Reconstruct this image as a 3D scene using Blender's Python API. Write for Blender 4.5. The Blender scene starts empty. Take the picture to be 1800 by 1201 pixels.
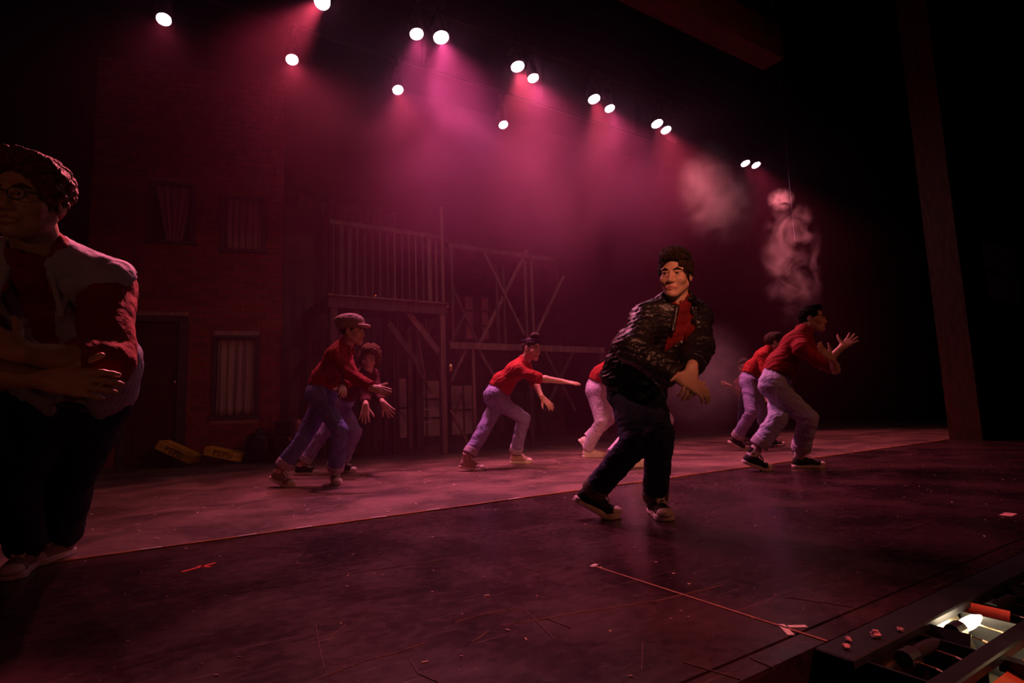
# Stage scene: dancers in red shirts under hazy backlight, seen from the stage corner.
import bpy, bmesh, math, random
import numpy as np
from mathutils import Vector, Matrix
random.seed(7); np.random.seed(7)
SC = bpy.context.scene
COL = SC.collection

# ------------------------------------------------------------------ camera, world, exposure, key lights
cam_data = bpy.data.cameras.new('camera'); cam = bpy.data.objects.new('camera', cam_data); COL.objects.link(cam)
cam_data.sensor_width = 36.0; cam_data.lens = 20.0; cam_data.clip_start = 0.05; cam_data.clip_end = 100
PITCH, ROLL = math.atan(0.1175), 0.035
fwd = Vector((0, math.cos(PITCH), math.sin(PITCH))); up0 = Vector((0, -math.sin(PITCH), math.cos(PITCH))); rt0 = Vector((1, 0, 0))
rt = rt0*math.cos(ROLL) - up0*math.sin(ROLL); upv = rt0*math.sin(ROLL) + up0*math.cos(ROLL)
M = Matrix((( rt.x, upv.x, -fwd.x, 0), (rt.y, upv.y, -fwd.y, 0), (rt.z, upv.z, -fwd.z, 0.63), (0, 0, 0, 1)))
cam.matrix_world = M
SC.camera = cam

SC.view_settings.view_transform = 'Standard'; SC.view_settings.look = 'None'
SC.view_settings.exposure = 0.0; SC.view_settings.gamma = 1.0
SC.view_settings.use_curve_mapping = False
SC.cycles.use_denoising = True
SC.cycles.use_adaptive_sampling = True; SC.cycles.adaptive_threshold = 0.04; SC.cycles.adaptive_min_samples = 16
SC.cycles.max_bounces = 5; SC.cycles.diffuse_bounces = 2; SC.cycles.glossy_bounces = 2
SC.cycles.transmission_bounces = 2; SC.cycles.transparent_max_bounces = 6; SC.cycles.volume_bounces = 0
SC.cycles.sample_clamp_indirect = 3.0; SC.cycles.caustics_reflective = False; SC.cycles.caustics_refractive = False
SC.cycles.volume_step_rate = 2.0; SC.cycles.volume_max_steps = 48

w = bpy.data.worlds.new('world'); SC.world = w; w.use_nodes = True
w.node_tree.nodes['Background'].inputs[0].default_value = (0.006, 0.002, 0.005, 1)
w.node_tree.nodes['Background'].inputs[1].default_value = 0.25

# stage axes: D runs along the stage front, N runs upstage
SD = Vector((0.8403, 0.5422, 0)); SN = Vector((-0.5422, 0.8403, 0)); STAGE_ROT = math.atan2(SD.y, SD.x)
def S(u, v, z=0.0): return SD*u + SN*v + Vector((0, 0, z))

HAZE = 0.028; PUFF = 2.0
BACK_PINK = (1.0, 0.165, 0.22)      # gel of the overhead back lights
BACK_VIOLET = (0.95, 0.18, 0.42)   # gel of every second back light
FRONT_WARM = (1.0, 0.24, 0.11)     # gel of the front of house lights
def spot(name, pos, target, power, color, size_deg, blend=0.6, radius=0.06, vol=1.0):
    l = bpy.data.lights.new(name, 'SPOT'); o = bpy.data.objects.new(name, l); COL.objects.link(o)
    l.energy = power; l.color = color; l.spot_size = math.radians(size_deg); l.spot_blend = blend; l.shadow_soft_size = radius
    l.volume_factor = vol
    o.location = pos; o.rotation_euler = (Vector(target) - Vector(pos)).to_track_quat('-Z', 'Y').to_euler()
    return o
# front of house spots, high over the audience, with added fills for two dancers
spot('front_spot_centre', S(5.0, -7.0, 5.6), S(3.2, 5.0, 0.8), 330, FRONT_WARM, 42, 0.8, 0.15, 0.3)
spot('lead_fill_spot', S(-2.5, -6.0, 5.0), S(2.33, 2.15, 1.28), 2500, (1.0, 0.29, 0.17), 8.5, 0.8, 0.12, 0.3)  # narrow beam added to brighten the lead's face and hands
spot('apron_spot', S(4.0, -1.5, 5.5), S(1.25, 1.25, 0.0), 1000, (1.0, 0.19, 0.17), 19, 1.0, 0.12, 0.3)
spot('front_spot_side', S(9.5, -3.0, 5.2), S(5.0, 4.0, 0.8), 24, (1.0, 0.30, 0.16), 50, 0.8, 0.15, 0.3)
spot('near_fill_spot', S(-4.5, -4.0, 1.0), S(-0.2, 2.1, 1.2), 36, (1.0, 0.36, 0.10), 16, 0.9, 0.12, 0.3)  # added low fill that warms the near dancer's face
spot('front_spot_low', S(-3.0, -5.0, 4.6), S(2.0, 3.2, 0.4), 30, (1.0, 0.20, 0.16), 50, 0.8, 0.15, 0.3)

# ------------------------------------------------------------------ helpers
def tag(o, label=None, cat=None, group=None, kind=None):
    if label: o['label'] = label
    if cat: o['category'] = cat
    if group: o['group'] = group
    if kind: o['kind'] = kind
    return o
def empty(name, loc, rotz=0.0):
    o = bpy.data.objects.new(name, None); COL.objects.link(o); o.location = loc; o.rotation_euler = (0, 0, rotz); o.empty_display_size = 0.1
    return o
def link(name, me, mat=None, parent=None, loc=None, rot=None):
    o = bpy.data.objects.new(name, me); COL.objects.link(o)
    if mat is not None and not me.materials: me.materials.append(mat)
    if parent is not None: o.parent = parent
    if loc is not None: o.location = loc
    if rot is not None: o.rotation_euler = rot
    return o
def clone(o, parent=None):
    c = o.copy(); COL.objects.link(c)
    if parent is not None: c.parent = parent
    for ch in list(o.children): clone(ch, c)
    return c
class MB:
    """collects boxes, bars, tubes into one mesh"""
    def __init__(s): s.bm = bmesh.new()
    def box(s, c, d, rot=None, bev=0.0):
        m = Matrix.Translation(Vector(c)) @ (rot.to_4x4() if rot is not None else Matrix.Identity(4)) @ Matrix.Diagonal((d[0], d[1], d[2], 1))
        r = bmesh.ops.create_cube(s.bm, size=1.0, matrix=m)
        if bev > 0:
            es = list({e for v in r['verts'] for e in v.link_edges})
            bmesh.ops.bevel(s.bm, geom=es, offset=bev, segments=1, affect='EDGES', profile=0.5)
        return s
    def bar(s, a, b, w, t, bev=0.0):
        a, b = Vector(a), Vector(b); d = b - a
        q = d.to_track_quat('Z', 'Y').to_matrix()
        return s.box((a + b)/2, (t, w, d.length), q, bev)
    def tube(s, a, b, r1, r2=None, n=10, caps=True):
        a, b = Vector(a), Vector(b); d = b - a; r2 = r1 if r2 is None else r2
        m = Matrix.Translation((a + b)/2) @ d.to_track_quat('Z', 'Y').to_matrix().to_4x4()
        bmesh.ops.create_cone(s.bm, cap_ends=caps, segments=n, radius1=r1, radius2=r2, depth=d.length, matrix=m)
        return s
    def path(s, pts, r, n=6):
        for a, b in zip(pts[:-1], pts[1:]): s.tube(a, b, r, r, n)
        return s
    def lathe(s, prof, n=20, m=None):
        m = m or Matrix.Identity(4); rings = []
        for r, z in prof:
            rings.append([s.bm.verts.new(m @ Vector((r*math.cos(2*math.pi*i/n), r*math.sin(2*math.pi*i/n), z))) for i in range(n)])
        for A, B in zip(rings[:-1], rings[1:]):
            for i in range(n): s.bm.faces.new((A[i], A[(i+1) % n], B[(i+1) % n], B[i]))
        return s
    def poly(s, pts, t):
        """flat polygon pts (3D, planar) extruded by vector t"""
        a = [s.bm.verts.new(Vector(p)) for p in pts]; b = [s.bm.verts.new(Vector(p) + Vector(t)) for p in pts]; n = len(pts)
        s.bm.faces.new(a); s.bm.faces.new(b[::-1])
        for i in range(n): s.bm.faces.new((a[i], b[i], b[(i+1) % n], a[(i+1) % n]))
        return s
    def mesh(s, name, smooth=False):
        bmesh.ops.recalc_face_normals(s.bm, faces=s.bm.faces)
        me = bpy.data.meshes.new(name); s.bm.to_mesh(me); s.bm.free()
        if smooth:
            me.polygons.foreach_set('use_smooth', [True]*len(me.polygons))
        return me
    def obj(s, name, mat=None, parent=None, loc=None, rot=None, smooth=False):
        return link(name, s.mesh(name, smooth), mat, parent, loc, rot)

# ---- materials
def mat(name, col, rough=0.7, var=0.0, scale=8.0, bump=0.0, bscale=60.0, metal=0.0, spec=0.4, col2=None, stretch=None, emit=None, sheen=0.0, detail=4):
    m = bpy.data.materials.new(name); m.use_nodes = True; nt = m.node_tree; b = nt.nodes['Principled BSDF']
    b.inputs['Base Color'].default_value = (*col, 1); b.inputs['Roughness'].default_value = rough; b.inputs['Metallic'].default_value = metal
    b.inputs['Specular IOR Level'].default_value = spec
    if sheen: b.inputs['Sheen Weight'].default_value = sheen
    if emit:
        b.inputs['Emission Color'].default_value = (*emit[0], 1); b.inputs['Emission Strength'].default_value = emit[1]
    if var or bump:
        tc = nt.nodes.new('ShaderNodeTexCoord'); mp = nt.nodes.new('ShaderNodeMapping'); nt.links.new(tc.outputs['Object'], mp.inputs[0])
        if stretch: mp.inputs['Scale'].default_value = stretch
    if var:
        n = nt.nodes.new('ShaderNodeTexNoise'); n.inputs['Scale'].default_value = scale; n.inputs['Detail'].default_value = detail
        nt.links.new(mp.outputs[0], n.inputs['Vector'])
        r = nt.nodes.new('ShaderNodeValToRGB'); r.color_ramp.elements[0].position = 0.3; r.color_ramp.elements[1].position = 0.7
        c2 = col2 or tuple(min(1, c*(1 + var)) for c in col); c1 = col if col2 else tuple(c*(1 - var) for c in col)
        r.color_ramp.elements[0].color = (*c1, 1); r.color_ramp.elements[1].color = (*c2, 1)
        nt.links.new(n.outputs[0], r.inputs[0]); nt.links.new(r.outputs[0], b.inputs['Base Color'])
    if bump:
        n2 = nt.nodes.new('ShaderNodeTexNoise'); n2.inputs['Scale'].default_value = bscale; n2.inputs['Detail'].default_value = 3
        nt.links.new(mp.outputs[0], n2.inputs['Vector'])
        bp = nt.nodes.new('ShaderNodeBump'); bp.inputs['Strength'].default_value = bump; bp.inputs['Distance'].default_value = 0.02
        nt.links.new(n2.outputs[0], bp.inputs['Height']); nt.links.new(bp.outputs[0], b.inputs['Normal'])
    return m

# ------------------------------------------------------------------ materials of the setting
def floor_mat(name, base, light, rough, scr):
    m = bpy.data.materials.new(name); m.use_nodes = True; nt = m.node_tree; b = nt.nodes['Principled BSDF']; L = nt.links.new
    tc = nt.nodes.new('ShaderNodeTexCoord')
    def noise(scale, rot, st, lo, hi, detail=3, dist=0.6):
        mp = nt.nodes.new('ShaderNodeMapping'); mp.inputs['Rotation'].default_value = (0, 0, rot); mp.inputs['Scale'].default_value = st
        L(tc.outputs['Object'], mp.inputs[0]); n = nt.nodes.new('ShaderNodeTexNoise'); n.inputs['Scale'].default_value = scale
        n.inputs['Detail'].default_value = detail; n.inputs['Distortion'].default_value = dist; L(mp.outputs[0], n.inputs['Vector'])
        r = nt.nodes.new('ShaderNodeMapRange'); r.inputs[1].default_value = lo; r.inputs[2].default_value = hi; L(n.outputs[0], r.inputs[0]); return r.outputs[0]
    def mth(op, a, c):
        n = nt.nodes.new('ShaderNodeMath'); n.operation = op; n.use_clamp = True
        for i, v in enumerate((a, c)):
            if isinstance(v, (int, float)): n.inputs[i].default_value = v
            else: L(v, n.inputs[i])
        return n.outputs[0]
    mott = noise(1.9, 0.3, (1, 1, 1), 0.38, 0.66, 7)
    fine = noise(20.0, 0.6, (1, 1.3, 1), 0.35, 0.75, 6)
    sc = None
    for k, (rot, s) in enumerate([(0.3, 14), (1.2, 11), (2.1, 13), (2.8, 9)]):
        n = noise(s*2.2, rot, (0.05, 3.0, 1), 0.66, 0.72, 2, 0.5)
        msk = noise(2.3, rot*1.7, (1, 1, 1), 0.48, 0.62, 2)
        n = mth('MULTIPLY', n, msk); sc = n if sc is None else mth('MAXIMUM', sc, n)
    f = mth('ADD', mth('MULTIPLY', mott, 0.34), mth('MULTIPLY', fine, 0.24)); f = mth('ADD', f, mth('MULTIPLY', sc, scr)); f = mth('ADD', f, mth('MULTIPLY', mth('MULTIPLY', noise(70.0, 0.2, (1, 1, 1), 0.66, 0.72, 2, 0.2), noise(3.0, 0.9, (1, 1, 1), 0.42, 0.6, 3)), 0.55))
    r = nt.nodes.new('ShaderNodeValToRGB'); r.color_ramp.elements[0].color = (*base, 1); r.color_ramp.elements[1].color = (*light, 1)
    L(f, r.inputs[0]); L(r.outputs[0], b.inputs['Base Color'])
    rr = nt.nodes.new('ShaderNodeMapRange'); rr.inputs[3].default_value = rough - 0.06; rr.inputs[4].default_value = rough + 0.2; L(f, rr.inputs[0]); L(rr.outputs[0], b.inputs['Roughness'])
    b.inputs['Specular IOR Level'].default_value = 0.4
    bp = nt.nodes.new('ShaderNodeBump'); bp.inputs['Strength'].default_value = 0.15; bp.inputs['Distance'].default_value = 0.004
    L(f, bp.inputs['Height']); L(bp.outputs[0], b.inputs['Normal'])
    return m
M_floor = floor_mat('stage_paint_worn', (0.045, 0.026, 0.024), (0.42, 0.235, 0.20), 0.45, 0.35)
M_apron = floor_mat('stage_paint_gloss', (0.013, 0.008, 0.010), (0.115, 0.045, 0.042), 0.27, 0.4)
M_black = mat('black_drape', (0.012, 0.011, 0.013), 0.95, var=0.3, scale=3)
M_steel = mat('black_steel', (0.02, 0.02, 0.022), 0.45, var=0.3, scale=20)
M_brown = mat('brown_painted_wood', (0.10, 0.035, 0.016), 0.6, var=0.35, scale=5, stretch=(1, 6, 1))
M_brick = mat('painted_brick', (0.30, 0.060, 0.045), 0.85, var=0.35, scale=5, bump=0.2, bscale=80)
M_brickb = mat('painted_brick_dark', (0.22, 0.048, 0.040), 0.85, var=0.35, scale=5, bump=0.2, bscale=80)
M_mortar = mat('mortar', (0.48, 0.34, 0.30), 0.95, var=0.25, scale=14)
M_frame = mat('blue_grey_window_paint', (0.075, 0.07, 0.10), 0.6, var=0.3, scale=12)
M_curt = mat('faded_curtain_cloth', (0.46, 0.36, 0.34), 0.95, var=0.25, scale=5, stretch=(4, 4, 0.3))
M_void = mat('dark_window_backing', (0.015, 0.012, 0.014), 0.9)
M_wood = mat('grey_scaffold_timber', (0.20, 0.135, 0.12), 0.75, var=0.35, scale=6, stretch=(2, 2, 0.4), bump=0.15)
M_wood2 = mat('dark_scaffold_timber', (0.095, 0.065, 0.062), 0.75, var=0.35, scale=6, stretch=(2, 2, 0.4), bump=0.15)
M_pane = mat('pale_painted_pane', (0.62, 0.42, 0.40), 0.8, var=0.22, scale=3)
M_facade = mat('painted_facade', (0.10, 0.065, 0.06), 0.9, var=0.35, scale=3)
M_greyflat = mat('grey_painted_canvas', (0.15, 0.115, 0.105), 0.9, var=0.2, scale=2.5)
M_tapeY = mat('yellow_floor_tape', (0.50, 0.19, 0.045), 0.6, var=0.35, scale=9)
M_tapeW = mat('white_cloth_tape', (0.80, 0.70, 0.66), 0.7, var=0.15, scale=40)
M_tapeR = mat('red_tape', (0.85, 0.06, 0.03), 0.6, var=0.15, scale=40)
def smat(o): return tag(o, kind='structure')

# ------------------------------------------------------------------ setting
def slab(name, u0, u1, v0, v1, z0, z1, m):
    b = MB(); b.box(((u0 + u1)/2, (v0 + v1)/2, (z0 + z1)/2), (u1 - u0, v1 - v0, z1 - z0))
    return smat(b.obj(name, m, rot=(0, 0, STAGE_ROT)))
slab('floor_upstage', -8, 16, 3.425, 13.2, -0.2, 0.0, M_floor)
floor_apron = slab('floor_apron', -8, 16, 0.962, 3.415, -0.2, 0.0, M_apron)
slab('trim_1', -8, 16, 3.413, 3.427, -0.2, 0.007, M_tapeY)               # raised edge strip on the stage seam
slab('trim_2', -8, 16, 0.885, 0.952, -0.2, 0.0, M_apron)                 # front lip of the stage
slab('floor_pit', -8, 16, -3.0, 0.9, -0.9, -0.7, M_black)
slab('wall_back', -9, 17, 13.2, 13.4, -0.2, 9.0, M_black)
slab('wall_left', -8.3, -8.0, 3.4, 13.2, -0.2, 9.0, M_black)
slab('wall_right', 16.0, 16.3, 0.0, 13.2, -0.2, 9.0, M_black)
slab('ceiling', -9, 17, -1.0, 13.4, 9.0, 9.2, M_black)
# overhead soffit beam over the seam
slab('trim_3', -4.0, 5.62, 3.16, 3.40, 4.24, 4.62, M_brown)
# proscenium column at the far end of the seam
slab('column_right', 9.25, 9.95, 3.05, 3.42, 0.0, 8.9, M_brown)
b = MB()
for i in range(9):
    for k in range(16): b.box((9.30 + 0.075*i, 3.044, 0.12 + 0.075*k), (0.05, 0.012, 0.05))
smat(b.obj('trim_4', M_brown, rot=(0, 0, STAGE_ROT)))                        # pierced grille at the foot of the column
slab('wall_wing', 9.95, 16.0, 3.1, 3.3, 0.0, 8.9, M_black)
b = MB(); b.box((10.9, 3.08, 2.62), (1.25, 0.03, 0.42)); b.box((10.9, 3.08, 2.16), (1.25, 0.03, 0.42))
smat(b.obj('trim_5', mat('wing_panel', (0.55, 0.42, 0.52), 0.7, var=0.2, scale=3), rot=(0, 0, STAGE_ROT)))

# ------------------------------------------------------------------ brick scenery flat with door and curtained windows
FA = math.radians(17)
flat = empty('brick_flat', (-3.95, 8.45, 0), FA)
tag(flat, 'tall red brick scenery wall with a door and three curtained windows', 'scenery flat')
X0, X1, ZT = -2.1, 0.47, 6.0
holes = [(-0.47, 0.16, 0.62, 1.85, 'lower'), (-0.40, 0.22, 3.12, 4.01, 'upper'), (-1.36, -0.76, 3.2, 4.15, 'upper'), (-1.62, -0.80, 0.0, 2.12, 'door')]
b = MB()
xs = sorted({X0, X1} | {h[0] for h in holes} | {h[1] for h in holes}); zs = sorted({0.0, ZT} | {h[2] for h in holes} | {h[3] for h in holes})
for xa, xb in zip(xs[:-1], xs[1:]):
    for za, zb in zip(zs[:-1], zs[1:]):
        cx, cz = (xa + xb)/2, (za + zb)/2
        if any(h[0] < cx < h[1] and h[2] < cz < h[3] for h in holes): continue
        b.box((cx, 0.05, cz), (xb - xa, 0.09, zb - za))
b.obj('backing', M_mortar, flat)
CH, BL = 0.0915, 0.225
cand = []
row = 0; z = 0.004
while z + CH < ZT:
    x = X0 - (BL/2 if row % 2 else 0)
    while x < X1:
        xa, xb = max(x, X0), min(x + BL - 0.012, X1)
        segs = [(xa, xb)]
        for h in holes:
            if z + CH > h[2] + 0.01 and z < h[3] - 0.01:
                ns = []
                for p, q in segs:
                    if q <= h[0] or p >= h[1]: ns.append((p, q)); continue
                    if p < h[0]: ns.append((p, h[0]))
                    if q > h[1]: ns.append((h[1], q))
                segs = ns
        for p, q in segs:
            if q - p > 0.03: cand.append((p, q, z))
        x += BL
    z += CH; row += 1
cand.sort(key=lambda c: (abs(c[2] - 1.0) + 0.9*abs((c[0] + c[1])/2 + 0.15)))
bcache = {}; rest = MB()
for i, (p, q, z) in enumerate(cand):
    yo = random.uniform(-0.004, 0.003)
    if i < 300:
        L = round(q - p, 2); k = (L, random.random() < 0.4)
        if k not in bcache:
            me = MB().box((0, 0, 0), (L, 0.03, CH - 0.013), bev=0.004).mesh('brick'); me.materials.append(M_brickb if k[1] else M_brick); bcache[k] = me
        link('brick', bcache[k], None, flat, ((p + q)/2, 0.002 + yo, z + CH/2))
    else:
        rest.box(((p + q)/2, 0.002 + yo, z + CH/2), (q - p, 0.03, CH - 0.013))
tag(rest.obj('brickwork', M_brick, flat), kind='stuff')
def curtain(name, parent, x0, x1, z0, z1, folds, y, tl=0, tr=0, amp=0.022, phase=0.0, mt=None):
    """hanging cloth between x0..x1; tl/tr shift the lower corners"""
    nx, nz = folds*8, 10; bm = bmesh.new(); g = []
    for j in range(nz + 1):
        t = j/nz; a, c = x0 + tl*(1 - t), x1 + tr*(1 - t); rowv = []
        for i in range(nx + 1):
            s = i/nx; ph = s*folds*2*math.pi + phase + 0.5*math.sin(3*s + 2*t)
            rowv.append(bm.verts.new((a + (c - a)*s, y + amp*math.sin(ph)*(1 - 0.35*t) + 0.006*math.sin(ph*2.3), z0 + (z1 - z0)*t)))
        g.append(rowv)
    for j in range(nz):
        for i in range(nx): bm.faces.new((g[j][i], g[j][i+1], g[j+1][i+1], g[j+1][i]))
    me = bpy.data.meshes.new(name); bm.to_mesh(me); bm.free(); me.polygons.foreach_set('use_smooth', [True]*len(me.polygons))
    o = link(name, me, mt or M_curt, parent); s = o.modifiers.new('thick', 'SOLIDIFY'); s.thickness = 0.004; return o
def flat_window(h, folds, tl, tr, ph):
    x0, x1, z0, z1, _ = h
    b = MB(); f = 0.045
    b.box(((x0+x1)/2, -0.005, z1 - f/2), (x1-x0, 0.07, f)).box(((x0+x1)/2, -0.015, z0 + f/2), (x1-x0+0.08, 0.09, f))
    b.box((x0 + f/2, -0.005, (z0+z1)/2), (f, 0.07, z1-z0)).box((x1 - f/2, -0.005, (z0+z1)/2), (f, 0.07, z1-z0))
    wn = b.obj('window', M_frame, flat)
    MB().box(((x0+x1)/2, 0.09, (z0+z1)/2), (x1-x0, 0.01, z1-z0)).obj('backing_board', M_void, wn)
    curtain('curtain', wn, x0 + 0.045, x1 - 0.045, z0 + 0.05, z1 - 0.045, folds, 0.035, tl, tr, phase=ph)
flat_window(holes[0], 5, 0, 0, 0.4); flat_window(holes[1], 6, 0, 0, 1.0); flat_window(holes[2], 5, 0.17, -0.13, 2.0)
d = MB().box((-1.24, 0.055, 1.03), (0.66, 0.045, 2.02))
for zz in (0.5, 1.5): d.box((-1.24, 0.028, zz), (0.44, 0.02, 0.72), bev=0.008)
door = d.obj('door', mat('dark_red_door', (0.075, 0.022, 0.02), 0.6, var=0.25, scale=4), flat)
kb = MB(); kb.tube((-0.955, 0.03, 1.17), (-0.955, -0.02, 1.17), 0.012); kb.lathe([(0.0, -0.03), (0.025, -0.025), (0.03, -0.01), (0.015, 0.01), (0, 0.012)], 14, Matrix.Translation((-0.955, -0.03, 1.17)) @ Matrix.Rotation(-math.pi/2, 4, 'X'))
kb.obj('knob', mat('brass_knob', (0.75, 0.55, 0.35), 0.25, metal=1.0), door, smooth=True)
fr = MB().box((-0.855, -0.005, 1.06), (0.11, 0.10, 2.12)).box((-1.595, -0.005, 1.06), (0.07, 0.10, 2.12)).box((-1.21, -0.005, 2.09), (0.8, 0.10, 0.08))
fr.obj('door_frame', M_frame, flat)
# plain grey flat beside it
gf = empty('grey_flat', S(1.72, 9.1), STAGE_ROT - math.radians(14)); tag(gf, 'plain grey painted scenery panel standing right of the brick wall', 'scenery flat')
MB().box((0.22, 0.03, 1.95), (0.44, 0.04, 3.9)).obj('canvas', M_greyflat, gf)
MB().box((0.22, 0.075, 0.05), (0.44, 0.05, 0.09)).box((0.03, 0.075, 1.95), (0.06, 0.05, 3.9)).box((0.41, 0.075, 1.95), (0.06, 0.05, 3.9)).obj('batten_frame', M_wood2, gf)

# ------------------------------------------------------------------ timber fire-escape platform and braced truss (stage frame)
plat = empty('scaffold_platform', S(0, 0), STAGE_ROT); tag(plat, 'raised timber platform on posts with slatted railing, left of the braced truss', 'platform')
UL, UR, VF, VB = 2.0, 3.70, 7.53, 8.95
def part(parent, name, m, fn):
    b = MB(); fn(b); return b.obj(name, m, parent)
part(plat, 'deck', M_wood2, lambda b: b.box(((UL+UR)/2, (VF+VB)/2, 2.20), (UR-UL, VB-VF, 0.03)))
part(plat, 'fascia_beam', M_wood2, lambda b: b.box(((UL+UR)/2, VF, 2.115), (UR-UL+0.04, 0.06, 0.15), bev=0.004))
for uu in (UL, UR - 0.03): part(plat, 'side_beam', M_wood2, lambda b: b.box((uu, (VF+VB)/2, 2.11), (0.05, VB-VF, 0.14)))
part(plat, 'deck_edge', M_wood, lambda b: b.box(((UL+UR)/2, VF - 0.015, 2.205), (UR-UL+0.06, 0.09, 0.022)))
for (u, v, wd, top, m) in [(UR - 0.05, VF + 0.03, 0.085, 2.05, M_wood), (UL + 0.06, VF + 0.03, 0.10, 2.05, M_wood2), (3.78, 9.14, 0.08, 2.2, M_wood), (3.92, 9.08, 0.13, 2.2, M_wood2),
                           (3.60, 9.22, 0.05, 2.2, M_wood2), (UL + 0.06, 8.85, 0.10, 2.2, M_wood2), (2.75, 8.85, 0.09, 2.2, M_wood2), (3.12, 8.5, 0.07, 2.2, M_wood2), (3.3, 8.6, 0.05, 2.2, M_wood2)]:
    part(plat, 'post', m, lambda b: b.box((u, v, top/2), (wd, wd, top), bev=0.006))
for (a, c, wd, m) in [((3.13, 2.05), (3.61, 1.48), 0.085, M_wood), ((2.84, 1.88), (3.27, 1.32), 0.085, M_wood2), ((2.4, 2.05), (2.08, 1.45), 0.08, M_wood2)]:
    part(plat, 'knee_brace', m, lambda b: b.bar((a[0], VF + 0.06, a[1]), (c[0], VF + 0.06, c[1]), wd, 0.04))
part(plat, 'thin_brace', M_wood, lambda b: b.bar((3.50, VF + 0.3, 2.02), (3.60, VF + 0.3, 1.62), 0.03, 0.02))
part(plat, 'thin_brace', M_wood, lambda b: b.bar((3.38, VF + 0.5, 1.42), (3.68, VF + 0.5, 0.9), 0.03, 0.02))
part(plat, 'thin_brace', M_wood, lambda b: b.bar((3.30, VF + 0.2, 1.9), (3.45, VF + 0.2, 1.1), 0.025, 0.02))
for i in range(16):
    u = UL + 0.06 + i*0.108; wd = random.choice([0.02, 0.025, 0.03, 0.06])
    part(plat, 'baluster', M_wood if i in (8, 11, 13, 14) else M_wood2, lambda b: b.box((u, VF + 0.02 + random.uniform(-0.01, 0.01), 2.70), (wd, 0.02, 0.98)))
part(plat, 'top_rail', M_wood2, lambda b: b.box(((UL+UR)/2, VF + 0.02, 3.22), (UR-UL, 0.05, 0.06)))
part(plat, 'tall_post', M_wood, lambda b: b.box((UR - 0.03, VF + 0.01, 2.95), (0.04, 0.04, 1.5)))
for (u, z) in [(2.62, 2.24), (UR + 0.02, 2.16), (3.28, 2.2)]:
    part(plat, 'bolt', mat('brass_bolt', (0.8, 0.5, 0.2), 0.3, metal=1.0), lambda b: b.tube((u, VF - 0.045, z), (u, VF - 0.02, z), 0.014))
back_wall_slats = empty('slat_screen', S(0, 0), STAGE_ROT); tag(back_wall_slats, 'tall dark screen of upright boards standing behind the platform railing', 'screen')
for i in range(14):
    u = 2.05 + i*0.122
    part(back_wall_slats, 'board', M_wood2, lambda b: b.box((u, 9.42 + random.uniform(-0.012, 0.012), 2.1 + random.uniform(-0.05, 0.1)), (0.108, 0.022, 4.2)))
part(back_wall_slats, 'crosspiece', M_wood2, lambda b: b.box((2.85, 9.46, 3.6), (1.7, 0.03, 0.1)))

tr = empty('braced_truss', S(0, 0), STAGE_ROT); tag(tr, 'long timber truss with crossed braces, right of the platform', 'truss')
VT = 7.56
part(tr, 'cross_beam', M_wood, lambda b: b.box((5.28, VT, 1.59), (3.04, 0.07, 0.10), bev=0.004))
for (a, c, wd, m) in [((4.30, 1.64), (5.23, 3.22), 0.05, M_wood), ((4.40, 3.08), (5.12, 1.80), 0.042, M_wood), ((5.26, 1.66), (5.98, 2.86), 0.042, M_wood),
                      ((4.06, 1.54), (3.78, 1.06), 0.042, M_wood), ((4.27, 1.54), (4.92, 0.52), 0.042, M_wood), ((3.78, 0.64), (4.06, 0.10), 0.045, M_wood),
                      ((5.50, 1.54), (6.1, 0.55), 0.04, M_wood2), ((6.12, 1.54), (5.45, 0.55), 0.04, M_wood2), ((3.80, 2.55), (4.24, 1.66), 0.035, M_wood2), ((3.82, 1.66), (4.05, 2.1), 0.03, M_wood2), ((3.79, 0.45), (3.98, 0.9), 0.035, M_wood2)]:
    part(tr, 'brace', m, lambda b: b.bar((a[0], VT + random.uniform(-0.03, 0.03), a[1]), (c[0], VT, c[1]), wd, 0.03))
for (u, z0, z1, wd, m) in [(4.16, 0, 1.54, 0.045, M_wood), (5.17, 1.64, 3.05, 0.03, M_wood), (5.30, 1.64, 3.05, 0.03, M_wood), (3.83, 1.64, 3.1, 0.04, M_wood2), (6.74, 0, 1.54, 0.08, M_wood2), (5.2, 0, 1.54, 0.06, M_wood2), (4.62, 1.64, 2.9, 0.03, M_wood2), (4.75, 1.64, 2.9, 0.03, M_wood2)]:
    part(tr, 'upright', m, lambda b: b.box((u, VT, (z0+z1)/2), (wd, 0.045, z1-z0)))
part(tr, 'upper_beam', M_wood2, lambda b: b.box((4.78, VT, 3.12), (2.0, 0.06, 0.07)))
lampb = empty('small_wall_lamp', S(3.735, 7.47, 1.22), STAGE_ROT); tag(lampb, 'tiny brass lantern fixed to the platform corner post', 'lantern')
part(lampb, 'bracket', M_steel, lambda b: b.box((-0.02, 0.02, 0.1), (0.06, 0.02, 0.02)))
part(lampb, 'body', mat('brass', (0.7, 0.45, 0.2), 0.3, metal=1.0), lambda b: b.lathe([(0.0, -0.03), (0.028, -0.02), (0.034, 0.05), (0.012, 0.085), (0.0, 0.09)], 10))

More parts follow.
